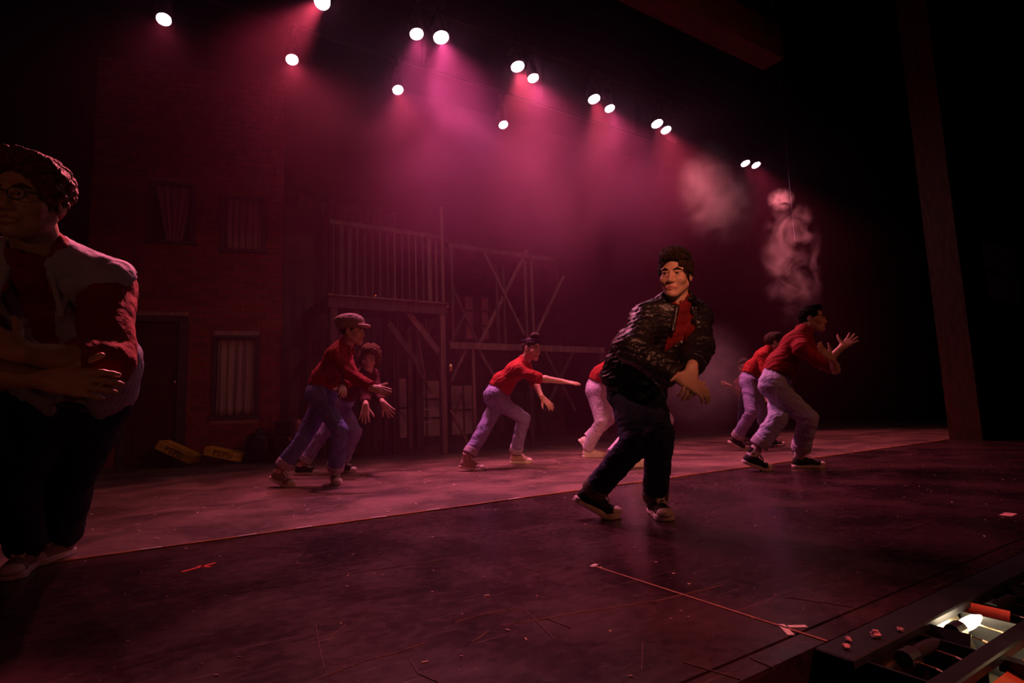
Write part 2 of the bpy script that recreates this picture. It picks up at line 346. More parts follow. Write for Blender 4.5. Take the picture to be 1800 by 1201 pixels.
# painted tenement facade behind, with tall pale windows
fac = empty('tenement_facade', S(0, 10.5), STAGE_ROT); tag(fac, 'painted tenement front with tall pale arched windows, behind the scaffold', 'scenery flat')
MB().box((5.1, 0.08, 2.1), (6.2, 0.06, 4.2)).obj('canvas', M_facade, fac)
MB().box((5.1, 0.02, 0.05), (6.2, 0.07, 0.10)).box((5.1, 0.02, 1.78), (6.2, 0.06, 0.12)).box((5.1, 0.02, 4.15), (6.2, 0.08, 0.1)).obj('moulding', M_wood2, fac)
def pale_window(u0, u1, z0, z1, arch=True, cols=2, rows=2, pm=None):
    fb = MB(); f = 0.04; cx = (u0+u1)/2; w_ = u1-u0
    fb.box((u0, 0.035, (z0+z1)/2), (f, 0.05, z1-z0)).box((u1, 0.035, (z0+z1)/2), (f, 0.05, z1-z0)).box((cx, 0.03, z0), (w_+0.12, 0.07, f))
    if arch:
        pts = [(cx + (w_/2)*math.cos(a), 0.035, z1 + 0.28*math.sin(a)) for a in np.linspace(0, math.pi, 9)]
        for p, q in zip(pts[:-1], pts[1:]): fb.bar(p, q, 0.05, f)
    else: fb.box((cx, 0.035, z1), (w_, 0.05, f))
    for i in range(1, cols): fb.box((u0 + w_*i/cols, 0.035, (z0+z1)/2), (0.03, 0.03, z1-z0))
    for i in range(1, rows): fb.box((cx, 0.035, z0 + (z1-z0)*i/rows), (w_, 0.03, 0.035))
    wn = fb.obj('window', M_wood2, fac)
    for i in range(cols):
        for k in range(rows):
            a, c = u0 + w_*i/cols, z0 + (z1-z0)*k/rows
            MB().box((a + w_/cols/2, 0.046, c + (z1-z0)/rows/2), (w_/cols - 0.03, 0.008, (z1-z0)/rows - 0.03)).obj('pane', pm or M_pane, wn)
    if arch:
        MB().poly([(cx + (w_/2-0.02)*math.cos(a), 0.046, z1 + 0.26*math.sin(a)) for a in np.linspace(0, math.pi, 9)], (0, 0.008, 0)).obj('fanlight', M_facade, wn)
pale_window(3.12, 3.92, 0.12, 1.02, True, 2, 2); pale_window(4.02, 4.34, 0.12, 1.3, True, 1, 2); pale_window(4.42, 5.02, 0.12, 1.25, True, 2, 3)
pale_window(5.24, 5.86, 0.12, 1.15, True, 2, 2); pale_window(6.05, 6.55, 0.12, 1.0, True, 2, 2, M_greyflat); pale_window(6.8, 7.4, 0.12, 1.0, True, 2, 2, M_greyflat)
pale_window(5.62, 5.86, 2.1, 3.05, False, 1, 3); pale_window(6.02, 6.24, 2.1, 3.05, False, 1, 3); pale_window(7.0, 7.5, 2.2, 3.0, False, 2, 2, M_greyflat); pale_window(4.3, 4.8, 2.2, 3.0, False, 2, 2, M_greyflat)
sq = MB(); 
for (c, dd) in [((4.67, 0.022, 0.67), (0.24, 0.02, 0.022)), ((4.67, 0.022, 0.42), (0.24, 0.02, 0.022)), ((4.56, 0.022, 0.545), (0.022, 0.02, 0.27)), ((4.78, 0.022, 0.545), (0.022, 0.02, 0.27))]: sq.box(c, dd)
sq.obj('small_white_frame', M_tapeW, fac)

# ------------------------------------------------------------------ lighting rig
M_lens = mat('lit_lens', (0.9, 0.9, 0.9), 0.2, emit=((1.0, 0.62, 0.72), 60.0))
M_can = mat('black_lamp_can', (0.03, 0.03, 0.032), 0.4)
M_dead = mat('unlit_lens', (0.25, 0.18, 0.18), 0.25)
def par_can(u, v, z, aim, r, power, label, group, lit=True, size=68, color=None):
    pv = 6.05 if group == G1 else 7.22
    pos = S(u, v, z); tgt = S(*aim); dirv = (tgt - pos).normalized()
    e = empty('par_can', pos); tag(e, label, 'stage light', group)
    q = dirv.to_track_quat('-Z', 'Y').to_matrix().to_4x4()      # local -Z is the beam
    b = MB(); b.lathe([(r*1.06, -0.03), (r*1.10, -0.03), (r*1.10, 0.14), (r*0.9, 0.20), (r*0.62, 0.30), (r*0.4, 0.33), (0.0, 0.335)], 20, q); b.lathe([(r*1.06, -0.03), (r*1.0, 0.01)], 20, q)
    b.obj('can', M_can, e, smooth=False)
    l = MB(); l.lathe([(0.0, 0.0), (r*0.6, 0.0), (r*0.97, 0.012)], 24, q); l.obj('lens', M_lens if lit else M_dead, e, smooth=True)
    zb = 5.66 - z
    y = MB(); sd = (q.to_3x3() @ Vector((1, 0, 0)))
    p0 = q @ Vector((0, 0, 0.12)); a, c = p0 + sd*r*1.25, p0 - sd*r*1.25
    top = Vector((0, 0, zb - 0.06)) + p0*0.5
    y.bar(a, a*0.45 + Vector((0, 0, zb*0.72)), 0.03, 0.006).bar(c, c*0.45 + Vector((0, 0, zb*0.72)), 0.03, 0.006).bar(a*0.45 + Vector((0, 0, zb*0.72)), c*0.45 + Vector((0, 0, zb*0.72)), 0.03, 0.006)
    y.obj('yoke', M_can, e)
    k = MB(); k.bar((0, 0, zb*0.70), (0, 0, zb + 0.03), 0.035, 0.035); k.box((0, 0, zb), (0.09, 0.09, 0.07)); off = SN*(pv - v); k.bar((0, 0, zb), off + off.normalized()*0.0 + Vector((0, 0, zb)), 0.04, 0.03) if off.length > 0.03 else None; k.box(off + Vector((0, 0, zb)), (0.07, 0.07, 0.075)); k.obj('clamp', M_can, e)
    if lit:
        s = spot('par_light', pos + dirv*0.05, tgt, power, color or BACK_PINK, size, 1.0, 0.05, VOLF); s.parent = e; s.matrix_parent_inverse = Matrix.Translation(pos).inverted()
VOLF = 1.0
G1, G2 = 'lamps on the downstage lighting pipe', 'lamps on the upstage lighting pipe'
def batten(v, u0, u1, label):
    t = empty('lighting_pipe', S(0, 0), STAGE_ROT); tag(t, label, 'pipe', None)
    b = MB(); b.tube((u0, v, 5.66), (u1, v, 5.66), 0.026, n=10); b.obj('pipe', M_steel, t)
    for u in np.linspace(u0 + 0.4, u1 - 0.4, 5): MB().tube((u, v, 5.66), (u, v, 8.97), 0.005, n=5).obj('suspension_cable', M_steel, t)
batten(6.05, -1.0, 12.5, 'black lighting pipe carrying the brighter downstage row of lamps')
batten(7.22, -1.5, 8.0, 'black lighting pipe carrying the four smaller upstage lamps')
E_ROW1 = 430.0; E_ROW2 = 80.0
row1 = [(1.505, 5.97, 0.082, 1.0, 'lamp cut by the top edge of the picture, first of the downstage pipe'), (2.614, 5.95, 0.078, 0.8, 'left one of the first pair of lit lamps, beside the brightest lamp'),
        (2.898, 5.86, 0.090, 1.8, 'brightest lamp, with the strongest pink glow in the haze around it'), (4.046, 5.90, 0.086, 1.2, 'left lamp of the second pair on the downstage pipe'), (4.383, 6.02, 0.074, 0.7, 'right lamp of the second pair on the downstage pipe'),
        (5.491, 6.02, 0.086, 1.0, 'left lamp of the third pair on the downstage pipe'), (5.884, 6.11, 0.074, 0.7, 'right lamp of the third pair on the downstage pipe'), (6.902, 6.09, 0.090, 0.9, 'left lamp of the fourth pair on the downstage pipe'),
        (7.2, 6.17, 0.082, 0.7, 'right lamp of the fourth pair on the downstage pipe'), (9.613, 6.36, 0.082, 0.8, 'left lamp of the farthest pair, above the smoke'), (9.877, 6.31, 0.082, 0.8, 'right lamp of the farthest pair, above the smoke')]
for i, (u, v, r, p, lb) in enumerate(row1): par_can(u, v, 5.2, (-0.25, 2.2, 1.1) if u < 2 else (u*0.96 + 0.1, 4.2, 0), r, E_ROW1*p*(8.5 if u < 2 else 1), lb, G1, True, 13 if u < 2 else 66, BACK_VIOLET if i in (1, 2, 4, 6) else None)
par_can(7.62, 6.3, 5.2, (8.6, 5.9, 4.6), 0.09, 0, 'unlit lamp turned sideways, just right of the fourth lit pair', G1, False)
row2 = [(0.026, 7.14, 'leftmost small lamp on the upstage pipe'), (1.434, 7.21, 'second small lamp from the left on the upstage pipe'), (2.866, 7.21, 'third small lamp on the upstage pipe, below the first pair'), (4.709, 7.34, 'rightmost small lamp on the upstage pipe, in the pink haze')]
for i, (u, v, lb) in enumerate(row2): par_can(u, v, 5.2, (u, 4.6, 0), 0.072, E_ROW2*(1, 4.6, 3.2, 1)[i], lb, G2, True, 72)
mic = empty('hanging_microphone', S(10.45, 6.0, 3.6)); tag(mic, 'thin hanging microphone cable with a small capsule, in front of the smoke column', 'microphone')
MB().tube((0, 0, 0.05), (0, 0, 5.38), 0.004, n=5).obj('cable', mat('pale_cable', (0.5, 0.35, 0.6), 0.5), mic)
MB().lathe([(0, -0.06), (0.01, -0.055), (0.011, 0.03), (0.004, 0.06), (0, 0.06)], 8).obj('capsule', M_steel, mic)

# ------------------------------------------------------------------ haze and smoke
def vol_mat(name, density, nscale, lo, hi, aniso, col=(1, 1, 1), fall=None, seed=0.0, floor_=0.0, detail=3, dist=0.8):
    m = bpy.data.materials.new(name); m.use_nodes = True; nt = m.node_tree; L = nt.links.new
    nt.nodes.remove(nt.nodes['Principled BSDF']); out = nt.nodes['Material Output']
    vs = nt.nodes.new('ShaderNodeVolumeScatter'); vs.inputs['Color'].default_value = (*col, 1); vs.inputs['Anisotropy'].default_value = aniso
    L(vs.outputs[0], out.inputs['Volume'])
    tc = nt.nodes.new('ShaderNodeTexCoord'); mp = nt.nodes.new('ShaderNodeMapping'); mp.inputs['Location'].default_value = (seed, seed*1.7, seed*0.6); L(tc.outputs['Object'], mp.inputs[0])
    n = nt.nodes.new('ShaderNodeTexNoise'); n.inputs['Scale'].default_value = nscale; n.inputs['Detail'].default_value = detail; n.inputs['Distortion'].default_value = dist; L(mp.outputs[0], n.inputs['Vector'])
    r = nt.nodes.new('ShaderNodeMapRange'); r.inputs[1].default_value = lo; r.inputs[2].default_value = hi; r.inputs[3].default_value = floor_*density; r.inputs[4].default_value = density; L(n.outputs[0], r.inputs[0])
    o = r.outputs[0]
    if fall:
        ln = nt.nodes.new('ShaderNodeVectorMath'); ln.operation = 'MULTIPLY'; ln.inputs[1].default_value = fall; L(tc.outputs['Object'], ln.inputs[0])
        l2 = nt.nodes.new('ShaderNodeVectorMath'); l2.operation = 'LENGTH'; L(ln.outputs[0], l2.inputs[0])
        fr_ = nt.nodes.new('ShaderNodeMapRange'); fr_.interpolation_type = 'SMOOTHSTEP'; fr_.inputs[1].default_value = 1.0; fr_.inputs[2].default_value = 0.25; fr_.inputs[3].default_value = 0.0; fr_.inputs[4].default_value = 1.0; L(l2.outputs['Value'], fr_.inputs[0])
        ml = nt.nodes.new('ShaderNodeMath'); ml.operation = 'MULTIPLY'; L(o, ml.inputs[0]); L(fr_.outputs[0], ml.inputs[1]); o = ml.outputs[0]
    L(o, vs.inputs['Density'])
    return m
def vol_ell(name, c, rad, m, label, tilt=0.0):
    bm = bmesh.new(); bmesh.ops.create_icosphere(bm, subdivisions=2, radius=1.06); bmesh.ops.scale(bm, vec=rad, verts=bm.verts)
    me = bpy.data.meshes.new(name); bm.to_mesh(me); bm.free()
    o = link(name, me, m); o.location = c; o.rotation_euler = (0, tilt, STAGE_ROT); tag(o, label, 'smoke', kind='stuff'); return o

hz = MB().box((0, 0, 0), (16, 6.9, 6.4)).obj('haze', vol_mat('stage_haze', HAZE, 0.45, 0.35, 0.72, 0.35, (1, 0.32, 0.58), detail=2, dist=0.4, floor_=0.25, fall=(1/9.0, 1/7.0, 1/7.5)), loc=S(3.6, 7.1, 3.22), rot=(0, 0, STAGE_ROT))  # magenta of the gel light is put into the haze's scatter colour
tag(hz, 'thin pink stage haze hanging below the lamps', 'haze', kind='stuff')
vol_ell('haze', S(3.8, 5.5, 3.7), (3.7, 2.0, 1.9), vol_mat('haze_bank', 0.085, 0.7, 0.36, 0.70, 0.35, (1, 0.42, 0.72), fall=(1/3.7, 1/2.0, 1/1.9), seed=2.2, floor_=0.05, detail=3, dist=1.0), 'denser bank of pink haze under the brightest lamps')  # bank's scatter colour also carries the pink gel light
def puff(name, c, rad, dens, sc, lo, hi, label, seed, tilt=0.0, aniso=0.2):
    return vol_ell(name, S(*c), rad, vol_mat(name, dens, sc, lo, hi, aniso, fall=(1/rad[0], 1/rad[1], 1/rad[2]), seed=seed, detail=4, dist=1.6), label, tilt)
puff('smoke', (9.42, 5.5, 3.0), (0.72, 0.5, 1.3), PUFF*0.8, 2.0, 0.48, 0.72, 'dense curling smoke column above the right dancer', 3.1, 0.1)
puff('smoke', (9.42, 5.6, 4.16), (0.28, 0.26, 0.24), PUFF*1.2, 4.0, 0.40, 0.66, 'small wisp of smoke at the top of the column', 8.3)
puff('smoke', (7.75, 5.6, 3.95), (0.95, 0.7, 0.95), PUFF*0.4, 1.6, 0.42, 0.7, 'soft smoke drift left of the farthest lamp pair', 5.2, 0.3)
puff('smoke', (6.7, 5.4, 1.0), (1.0, 0.8, 0.95), PUFF*0.22, 1.4, 0.35, 0.75, 'low smoke drift behind the leather-jacketed dancer', 1.4)

# ------------------------------------------------------------------ figure builder: signed distance fields meshed by surface nets
def nrm(v): v = np.asarray(v, float); return v/np.linalg.norm(v)
def _corners():
    return [(i, j, k) for i in (0, 1) for j in (0, 1) for k in (0, 1)]
def surface_net(f, lo, h):
    nx, ny, nz = f.shape; s = f < 0
    cnt = np.zeros((nx-1, ny-1, nz-1), np.int8)
    for i, j, k in _corners(): cnt += s[i:nx-1+i, j:ny-1+j, k:nz-1+k]
    act = (cnt > 0) & (cnt < 8); I = np.argwhere(act)
    if len(I) == 0: return np.zeros((0, 3)), np.zeros((0, 4), int)
    idx = np.full(act.shape, -1, np.int64); idx[act] = np.arange(len(I))
    c = np.stack([f[I[:, 0]+i, I[:, 1]+j, I[:, 2]+k] for i, j, k in _corners()], 1); off = np.array(_corners(), float)
    acc = np.zeros((len(I), 3)); n = np.zeros(len(I))
    for a in range(8):
        for b_ in range(a+1, 8):
            if np.abs(off[a]-off[b_]).sum() != 1: continue
            fa, fb = c[:, a], c[:, b_]; m = (fa < 0) != (fb < 0)
            t = np.where(m, fa/np.where(m, fa-fb, 1), 0)
            acc += m[:, None]*(off[a] + t[:, None]*(off[b_]-off[a])); n += m
    V = lo + (I + acc/n[:, None])*h
    Q = []
    for ax in range(3):
        sl = [slice(1, -1)]*3; sl[ax] = slice(0, -1); sl2 = list(sl); sl2[ax] = slice(1, None)
        A, B_ = s[tuple(sl)], s[tuple(sl2)]
        e = np.argwhere(A != B_)
        if len(e) == 0: continue
        flip = A[tuple(e.T)]
        o = np.ones(3, int); o[ax] = 0; e = e + o
        u, v = [(1, 2), (2, 0), (0, 1)][ax]
        def cell(du, dv):
            q = e.copy(); q[:, u] += du; q[:, v] += dv; return idx[tuple(q.T)]
        q = np.stack([cell(-1, -1), cell(0, -1), cell(0, 0), cell(-1, 0)], 1)
        q[~flip] = q[~flip][:, ::-1]; Q.append(q)
    return V, np.concatenate(Q)
class SDF:
    def __init__(s, lo, hi, h):
        s.h = h; s.lo = np.asarray(lo, float) - 3*h; n = np.ceil((np.asarray(hi) + 3*h - s.lo)/h).astype(int) + 1
        s.f = np.full(n, 0.5, np.float32); s.ax = [s.lo[i] + h*np.arange(n[i]) for i in range(3)]
    def _sub(s, lo, hi, mg):
        i0 = [max(0, int((lo[i] - mg - s.lo[i])/s.h)) for i in range(3)]; i1 = [min(s.f.shape[i], int((hi[i] + mg - s.lo[i])/s.h) + 2) for i in range(3)]
        if any(a >= b_ for a, b_ in zip(i0, i1)): return None
        sl = tuple(slice(a, b_) for a, b_ in zip(i0, i1))
        X = s.ax[0][sl[0]][:, None, None]; Y = s.ax[1][sl[1]][None, :, None]; Z = s.ax[2][sl[2]][None, None, :]
        return sl, X, Y, Z
    def put(s, sl, d, k, op):
        a = s.f[sl]
        if op == 'u':
            if k <= 0: r = np.minimum(a, d)
            else:
                t = np.clip(0.5 + 0.5*(a - d)/k, 0, 1); r = a + (d - a)*t - k*t*(1 - t)
        elif op == 's':
            if k <= 0: r = np.maximum(a, -d)
            else:
                t = np.clip(0.5 - 0.5*(a + d)/k, 0, 1); r = a + (-d - a)*t + k*t*(1 - t)
        s.f[sl] = r
    def cone(s, a, b, ra, rb, k=0.0, op='u', w=None, sc=1.0, cuts=()):
        """round cone a-b; axis w (unit) is squeezed by sc; cuts = [(point, normal)] keep the side opposite to normal"""
        a, b = np.asarray(a, float), np.asarray(b, float); R = max(ra, rb)*1.02
        q = s._sub(np.minimum(a, b) - R, np.maximum(a, b) + R, k + 3*s.h)
        if q is None: return
        sl, X, Y, Z = q; x, y, z = X - a[0], Y - a[1], Z - a[2]; ab = b - a
        if w is not None and sc != 1.0:
            w = nrm(w); g = (sc - 1); dt = x*w[0] + y*w[1] + z*w[2]; x, y, z = x + g*dt*w[0], y + g*dt*w[1], z + g*dt*w[2]; ab = ab + g*(ab @ w)*w
        L2 = ab @ ab + 1e-12; t = np.clip((x*ab[0] + y*ab[1] + z*ab[2])/L2, 0, 1)
        d = np.sqrt((x - t*ab[0])**2 + (y - t*ab[1])**2 + (z - t*ab[2])**2) - (ra + (rb - ra)*t)
        for p, n in cuts: d = np.maximum(d, (X - p[0])*n[0] + (Y - p[1])*n[1] + (Z - p[2])*n[2])
        s.put(sl, d.astype(np.float32), k, op)
    def ell(s, c, r, Rm=None, k=0.0, op='u', cuts=()):
        """ellipsoid, Rm rows = local axes"""
        c = np.asarray(c, float); r = np.asarray(r, float); Rm = np.eye(3) if Rm is None else Rm; ext = np.sqrt(((Rm*r[:, None])**2).sum(0))
        q = s._sub(c - ext, c + ext, k + 3*s.h)
        if q is None: return
        sl, X, Y, Z = q; x, y, z = X - c[0], Y - c[1], Z - c[2]
        l = [Rm[i, 0]*x + Rm[i, 1]*y + Rm[i, 2]*z for i in range(3)]
        k0 = np.sqrt(sum((l[i]/r[i])**2 for i in range(3))); k1 = np.sqrt(sum((l[i]/r[i]**2)**2 for i in range(3))) + 1e-9
        d = k0*(k0 - 1)/k1
        for p, n in cuts: d = np.maximum(d, (X - p[0])*n[0] + (Y - p[1])*n[1] + (Z - p[2])*n[2])
        s.put(sl, d.astype(np.float32), k, op)
    def ripple(s, amp, freq, seed=0, stretch=None, th=0.04):
        """cloth folds: warped sine noise added near the surface"""
        rs = np.random.RandomState(seed); m = np.abs(s.f) < th; I = np.argwhere(m)
        if len(I) == 0: return
        P = s.lo + I*s.h
        if stretch is not None: P = P*np.asarray(stretch)
        v = np.zeros(len(P))
        for o in range(4):
            w = rs.normal(size=3); w = w/np.linalg.norm(w)*freq*(0.7 + 0.5*o); w2 = rs.normal(size=3); w2 = w2/np.linalg.norm(w2)*freq*0.6
            q_ = np.sin(P @ w + 1.7*np.sin(P @ w2 + rs.rand()*6) + rs.rand()*6); v += (q_ if o == 0 else 1.1 - 2*np.abs(q_)**0.7)/(1 + 0.5*o)
        s.f[m] += (amp*v/2.0).astype(np.float32)
    def cut(s, p, n):
        X, Y, Z = s.ax[0][:, None, None], s.ax[1][None, :, None], s.ax[2][None, None, :]
        s.f = np.maximum(s.f, ((X - p[0])*n[0] + (Y - p[1])*n[1] + (Z - p[2])*n[2]).astype(np.float32))
    def net(s): return surface_net(s.f, s.lo, s.h)
def np_mesh(name, parts, mats=(), org=(0, 0, 0)):
    V = np.concatenate([p[0] for p in parts]) - np.asarray(org); o = 0; Fs = []
    for v, f in parts: Fs.append(f + o); o += len(v)
    Q = np.concatenate(Fs); me = bpy.data.meshes.new(name)
    me.vertices.add(len(V)); me.vertices.foreach_set('co', V.astype(np.float32).ravel())
    me.loops.add(len(Q)*4); me.loops.foreach_set('vertex_index', Q.astype(np.int32).ravel())
    me.polygons.add(len(Q)); me.polygons.foreach_set('loop_start', np.arange(0, len(Q)*4, 4, dtype=np.int32)); me.polygons.foreach_set('loop_total', np.full(len(Q), 4, np.int32))
    me.polygons.foreach_set('use_smooth', np.ones(len(Q), bool)); me.update(calc_edges=True); me.validate()
    for m in mats: me.materials.append(m)
    return me
def tris_of(bm_parts): pass

SKIN = {}
def skin(tone):
    if tone not in SKIN: SKIN[tone] = mat('skin_%d' % len(SKIN), tone, 0.5, var=0.10, scale=25, bump=0.05, bscale=120, spec=0.35)
    return SKIN[tone]
M_eye = mat('eye_white', (0.42, 0.36, 0.35), 0.3); M_iris = mat('iris_brown', (0.03, 0.015, 0.01), 0.15); M_lip = mat('lip', (0.45, 0.16, 0.14), 0.45)
def hair_mat(name, c): return mat(name, c, 0.65, var=0.4, scale=60, bump=0.8, bscale=140, spec=0.2)
M_hairK = hair_mat('black_hair', (0.032, 0.018, 0.013)); M_hairJ = mat('jet_black_hair', (0.010, 0.007, 0.007), 0.8, var=0.3, scale=60, bump=0.6, bscale=140, spec=0.1); M_hairB = hair_mat('dark_brown_hair', (0.05, 0.022, 0.013)); M_hairA = hair_mat('auburn_hair', (0.15, 0.05, 0.022)); M_hairC = hair_mat('brown_curly_hair', (0.20, 0.07, 0.035))
def cloth(name, c, bump=0.25, bs=45, rough=0.85, **k): return mat(name, c, rough, var=0.18, scale=14, bump=bump, bscale=bs, spec=0.25, **k)
M_red = cloth('red_cotton', (0.38, 0.022, 0.018)); M_red3 = cloth('deep_red_cotton', (0.15, 0.009, 0.011)); M_red2 = cloth('dark_red_cotton', (0.27, 0.014, 0.018)); M_darkshirt = cloth('black_red_blouse', (0.09, 0.010, 0.018))
M_den = cloth('mid_blue_denim', (0.14, 0.16, 0.40)); M_denL = cloth('light_blue_denim', (0.42, 0.44, 0.68)); M_denP = cloth('pale_denim', (0.56, 0.48, 0.66)); M_denD = cloth('dark_navy_denim', (0.022, 0.024, 0.07)); M_denV = cloth('faded_denim_vest', (0.42, 0.42, 0.60))
M_cuffL = cloth('denim_inside', (0.42, 0.36, 0.46)); M_cuffD = cloth('olive_denim_inside', (0.17, 0.14, 0.11)); M_denI = cloth('washed_indigo_denim', (0.28, 0.25, 0.52))
M_leather = mat('black_leather', (0.012, 0.010, 0.013), 0.40, var=0.3, scale=10, bump=0.5, bscale=28, spec=0.45)
M_belt = mat('black_belt_leather', (0.02, 0.017, 0.017), 0.4); M_zip = mat('brass_zip', (0.8, 0.55, 0.35), 0.35, metal=1.0)
M_canvasK = mat('black_canvas', (0.018, 0.016, 0.018), 0.8, var=0.2, scale=50); M_canvasW = mat('white_canvas', (0.78, 0.68, 0.64), 0.75, var=0.1, scale=50); M_canvasT = mat('tan_canvas', (0.42, 0.27, 0.24), 0.8, var=0.15, scale=50); M_canvasG = mat('grey_canvas', (0.28, 0.19, 0.20), 0.8, var=0.15, scale=50)
M_rubber = mat('white_rubber', (0.74, 0.62, 0.58), 0.5, var=0.15, scale=30); M_lace = mat('shoe_lace', (0.72, 0.62, 0.58), 0.9); M_sock = cloth('white_sock', (0.66, 0.56, 0.55)); M_cap = cloth('grey_tweed', (0.27, 0.19, 0.17), bs=90)
M_badge = mat('white_ankle_patch', (0.85, 0.78, 0.76), 0.6); M_star = mat('navy_star', (0.03, 0.03, 0.10), 0.6)

# ---- shoes: one template in a flat foot frame (x right, y to the toe, z up, ankle axis at y = 0), bent and placed per foot
SHOE_T = {}
def shoe_template(high):
    if high in SHOE_T: return SHOE_T[high]
    h = 0.0065; top = 0.155 if high else 0.088
    g = SDF((-0.07, -0.10, -0.01), (0.07, 0.24, 0.2), h)
    g.cone((0, -0.025, 0.05), (0, 0.05, 0.052), 0.037, 0.038, 0.02); g.cone((0, 0.05, 0.055), (0.004, 0.15, 0.038), 0.040, 0.036, 0.02); g.ell((0.004, 0.15, 0.034), (0.046, 0.062, 0.032), None, 0.015)
    g.cone((0, 0.0, 0.05), (0, -0.005, top + 0.04), 0.042, 0.047, 0.025, cuts=[((0, 0, top), (0, 0.25, 0.97))])
    g.cut((0, 0, 0.012), (0, 0, -1))
    upper = g.net()
    g = SDF((-0.08, -0.10, -0.01), (0.08, 0.24, 0.05), 0.006)
    g.cone((0, -0.03, 0.015), (0, 0.06, 0.015), 0.040, 0.039, 0.0, w=(0, 0, 1), sc=0.3); g.cone((0, 0.06, 0.015), (0.004, 0.155, 0.015), 0.039, 0.051, 0.01, w=(0, 0, 1), sc=0.3)
    g.cut((0, 0, 0.031), (0, 0, 1)); g.cut((0, 0, 0.0), (0, 0, -1)); sole = g.net()
    g = SDF((-0.08, 0.12, -0.01), (0.08, 0.24, 0.09), 0.006)
    g.ell((0.004, 0.153, 0.034), (0.0475, 0.0635, 0.034)); g.cut((0, 0.162, 0), (0, -1, 0)); g.cut((0, 0, 0.022), (0, 0, -1)); capm = g.net()
    g = SDF((-0.06, -0.02, 0.03), (0.06, 0.17, 0.2), 0.0045); n = 6 if high else 4
    for i in range(n):
        t = i/(n - 1); y = 0.122 - (0.085 if high else 0.06)*t; z = 0.073 + (0.072 if high else 0.026)*t
        for sgn in (-1, 1): g.cone((-0.022*sgn, y, z), (0.022*sgn, y - 0.010, z + 0.010), 0.005, 0.005)
    g.cone((0.0, 0.045, top - 0.02), (0.035, 0.055, top - 0.045), 0.0042, 0.004); g.cone((0.035, 0.055, top - 0.045), (0.012, 0.075, top - 0.06), 0.004, 0.004); g.cone((0.0, 0.045, top - 0.02), (-0.03, 0.06, top - 0.05), 0.0042, 0.004)
    lace = g.net()
    SHOE_T[high] = (upper, sole, capm, lace); return SHOE_T[high]
def foot_frame(fs):
    b = np.array(fs[0], float); hd = nrm([*fs[1], 0]); return b, hd, np.array([hd[1], -hd[0], 0.0]), math.radians(fs[2]), math.radians(fs[3])
def foot_map(fs, V, sc=1.0):
    b, hd, rg, pit, til = foot_frame(fs); V = V*sc; yb = 0.125*sc
    y = V[:, 1] - yb; z = V[:, 2]; x = V[:, 0]
    a = pit*np.clip((0.02 - y)/0.045, 0, 1)
    yy = y*np.cos(a) + z*np.sin(a); zz = -y*np.sin(a) + z*np.cos(a)
    y2 = yy*math.cos(til) + zz*math.sin(til); z2 = -yy*math.sin(til) + zz*math.cos(til)
    return b + x[:, None]*rg + y2[:, None]*hd + z2[:, None]*np.array([0, 0, 1.0])
def ankle_of(fs, sc=1.0): return foot_map(fs, np.array([[0, -0.002, 0.095]]), sc)[0]
def ankle_up(fs): return nrm(foot_map(fs, np.array([[0, 0.0, 0.2]]))[0] - foot_map(fs, np.array([[0, 0.0, 0.1]]))[0])
def make_shoe(body, org, fs, high, mats, badge=0, sc=1.0):
    up_, so, cp, lc = shoe_template(high)
    sh = link('shoe', np_mesh('shoe', [(foot_map(fs, up_[0], sc), up_[1])], [mats[0]], org), None, body)
    for nm, t, m in (('sole', so, mats[1]), ('toe_cap', cp, mats[1]), ('laces', lc, mats[2])):
        link(nm, np_mesh(nm, [(foot_map(fs, t[0], sc), t[1])], [m], org), None, sh)
    if badge:
        sg = badge
        def disc(r, x, n=20, star=False):
            pts = [[0, 0, 0]] if False else []
            for i in range(n):
                rr = r if not star or i % 2 == 0 else r*0.42
                a = 2*math.pi*i/n + math.pi/2; pts.append((x*sg, -0.004 + rr*math.cos(a), 0.112 + rr*math.sin(a)))
            return np.array(pts)
        for nm, P0, m, dx in (('ankle_patch', disc(0.021, 0.048), M_badge, 0.004), ('ankle_star', disc(0.012, 0.0525, 10, True), M_star, 0.0015)):
            b = MB(); Pm = foot_map(fs, P0, sc) - org; Pn = foot_map(fs, P0 + np.array([dx*sg, 0, 0]), sc) - org
            b.poly([tuple(p) for p in Pm], tuple((Pn - Pm)[0])); b.obj(nm, m, sh)
    return sh

def frame(f, u):
    f = nrm(f); u = np.asarray(u, float); l = nrm(np.cross(u, f)); u = np.cross(f, l); return np.stack([l, f, u])     # rows: left, forward, up
def fullbox(pts, m): P = np.array(pts); return P.min(0) - m, P.max(0) + m

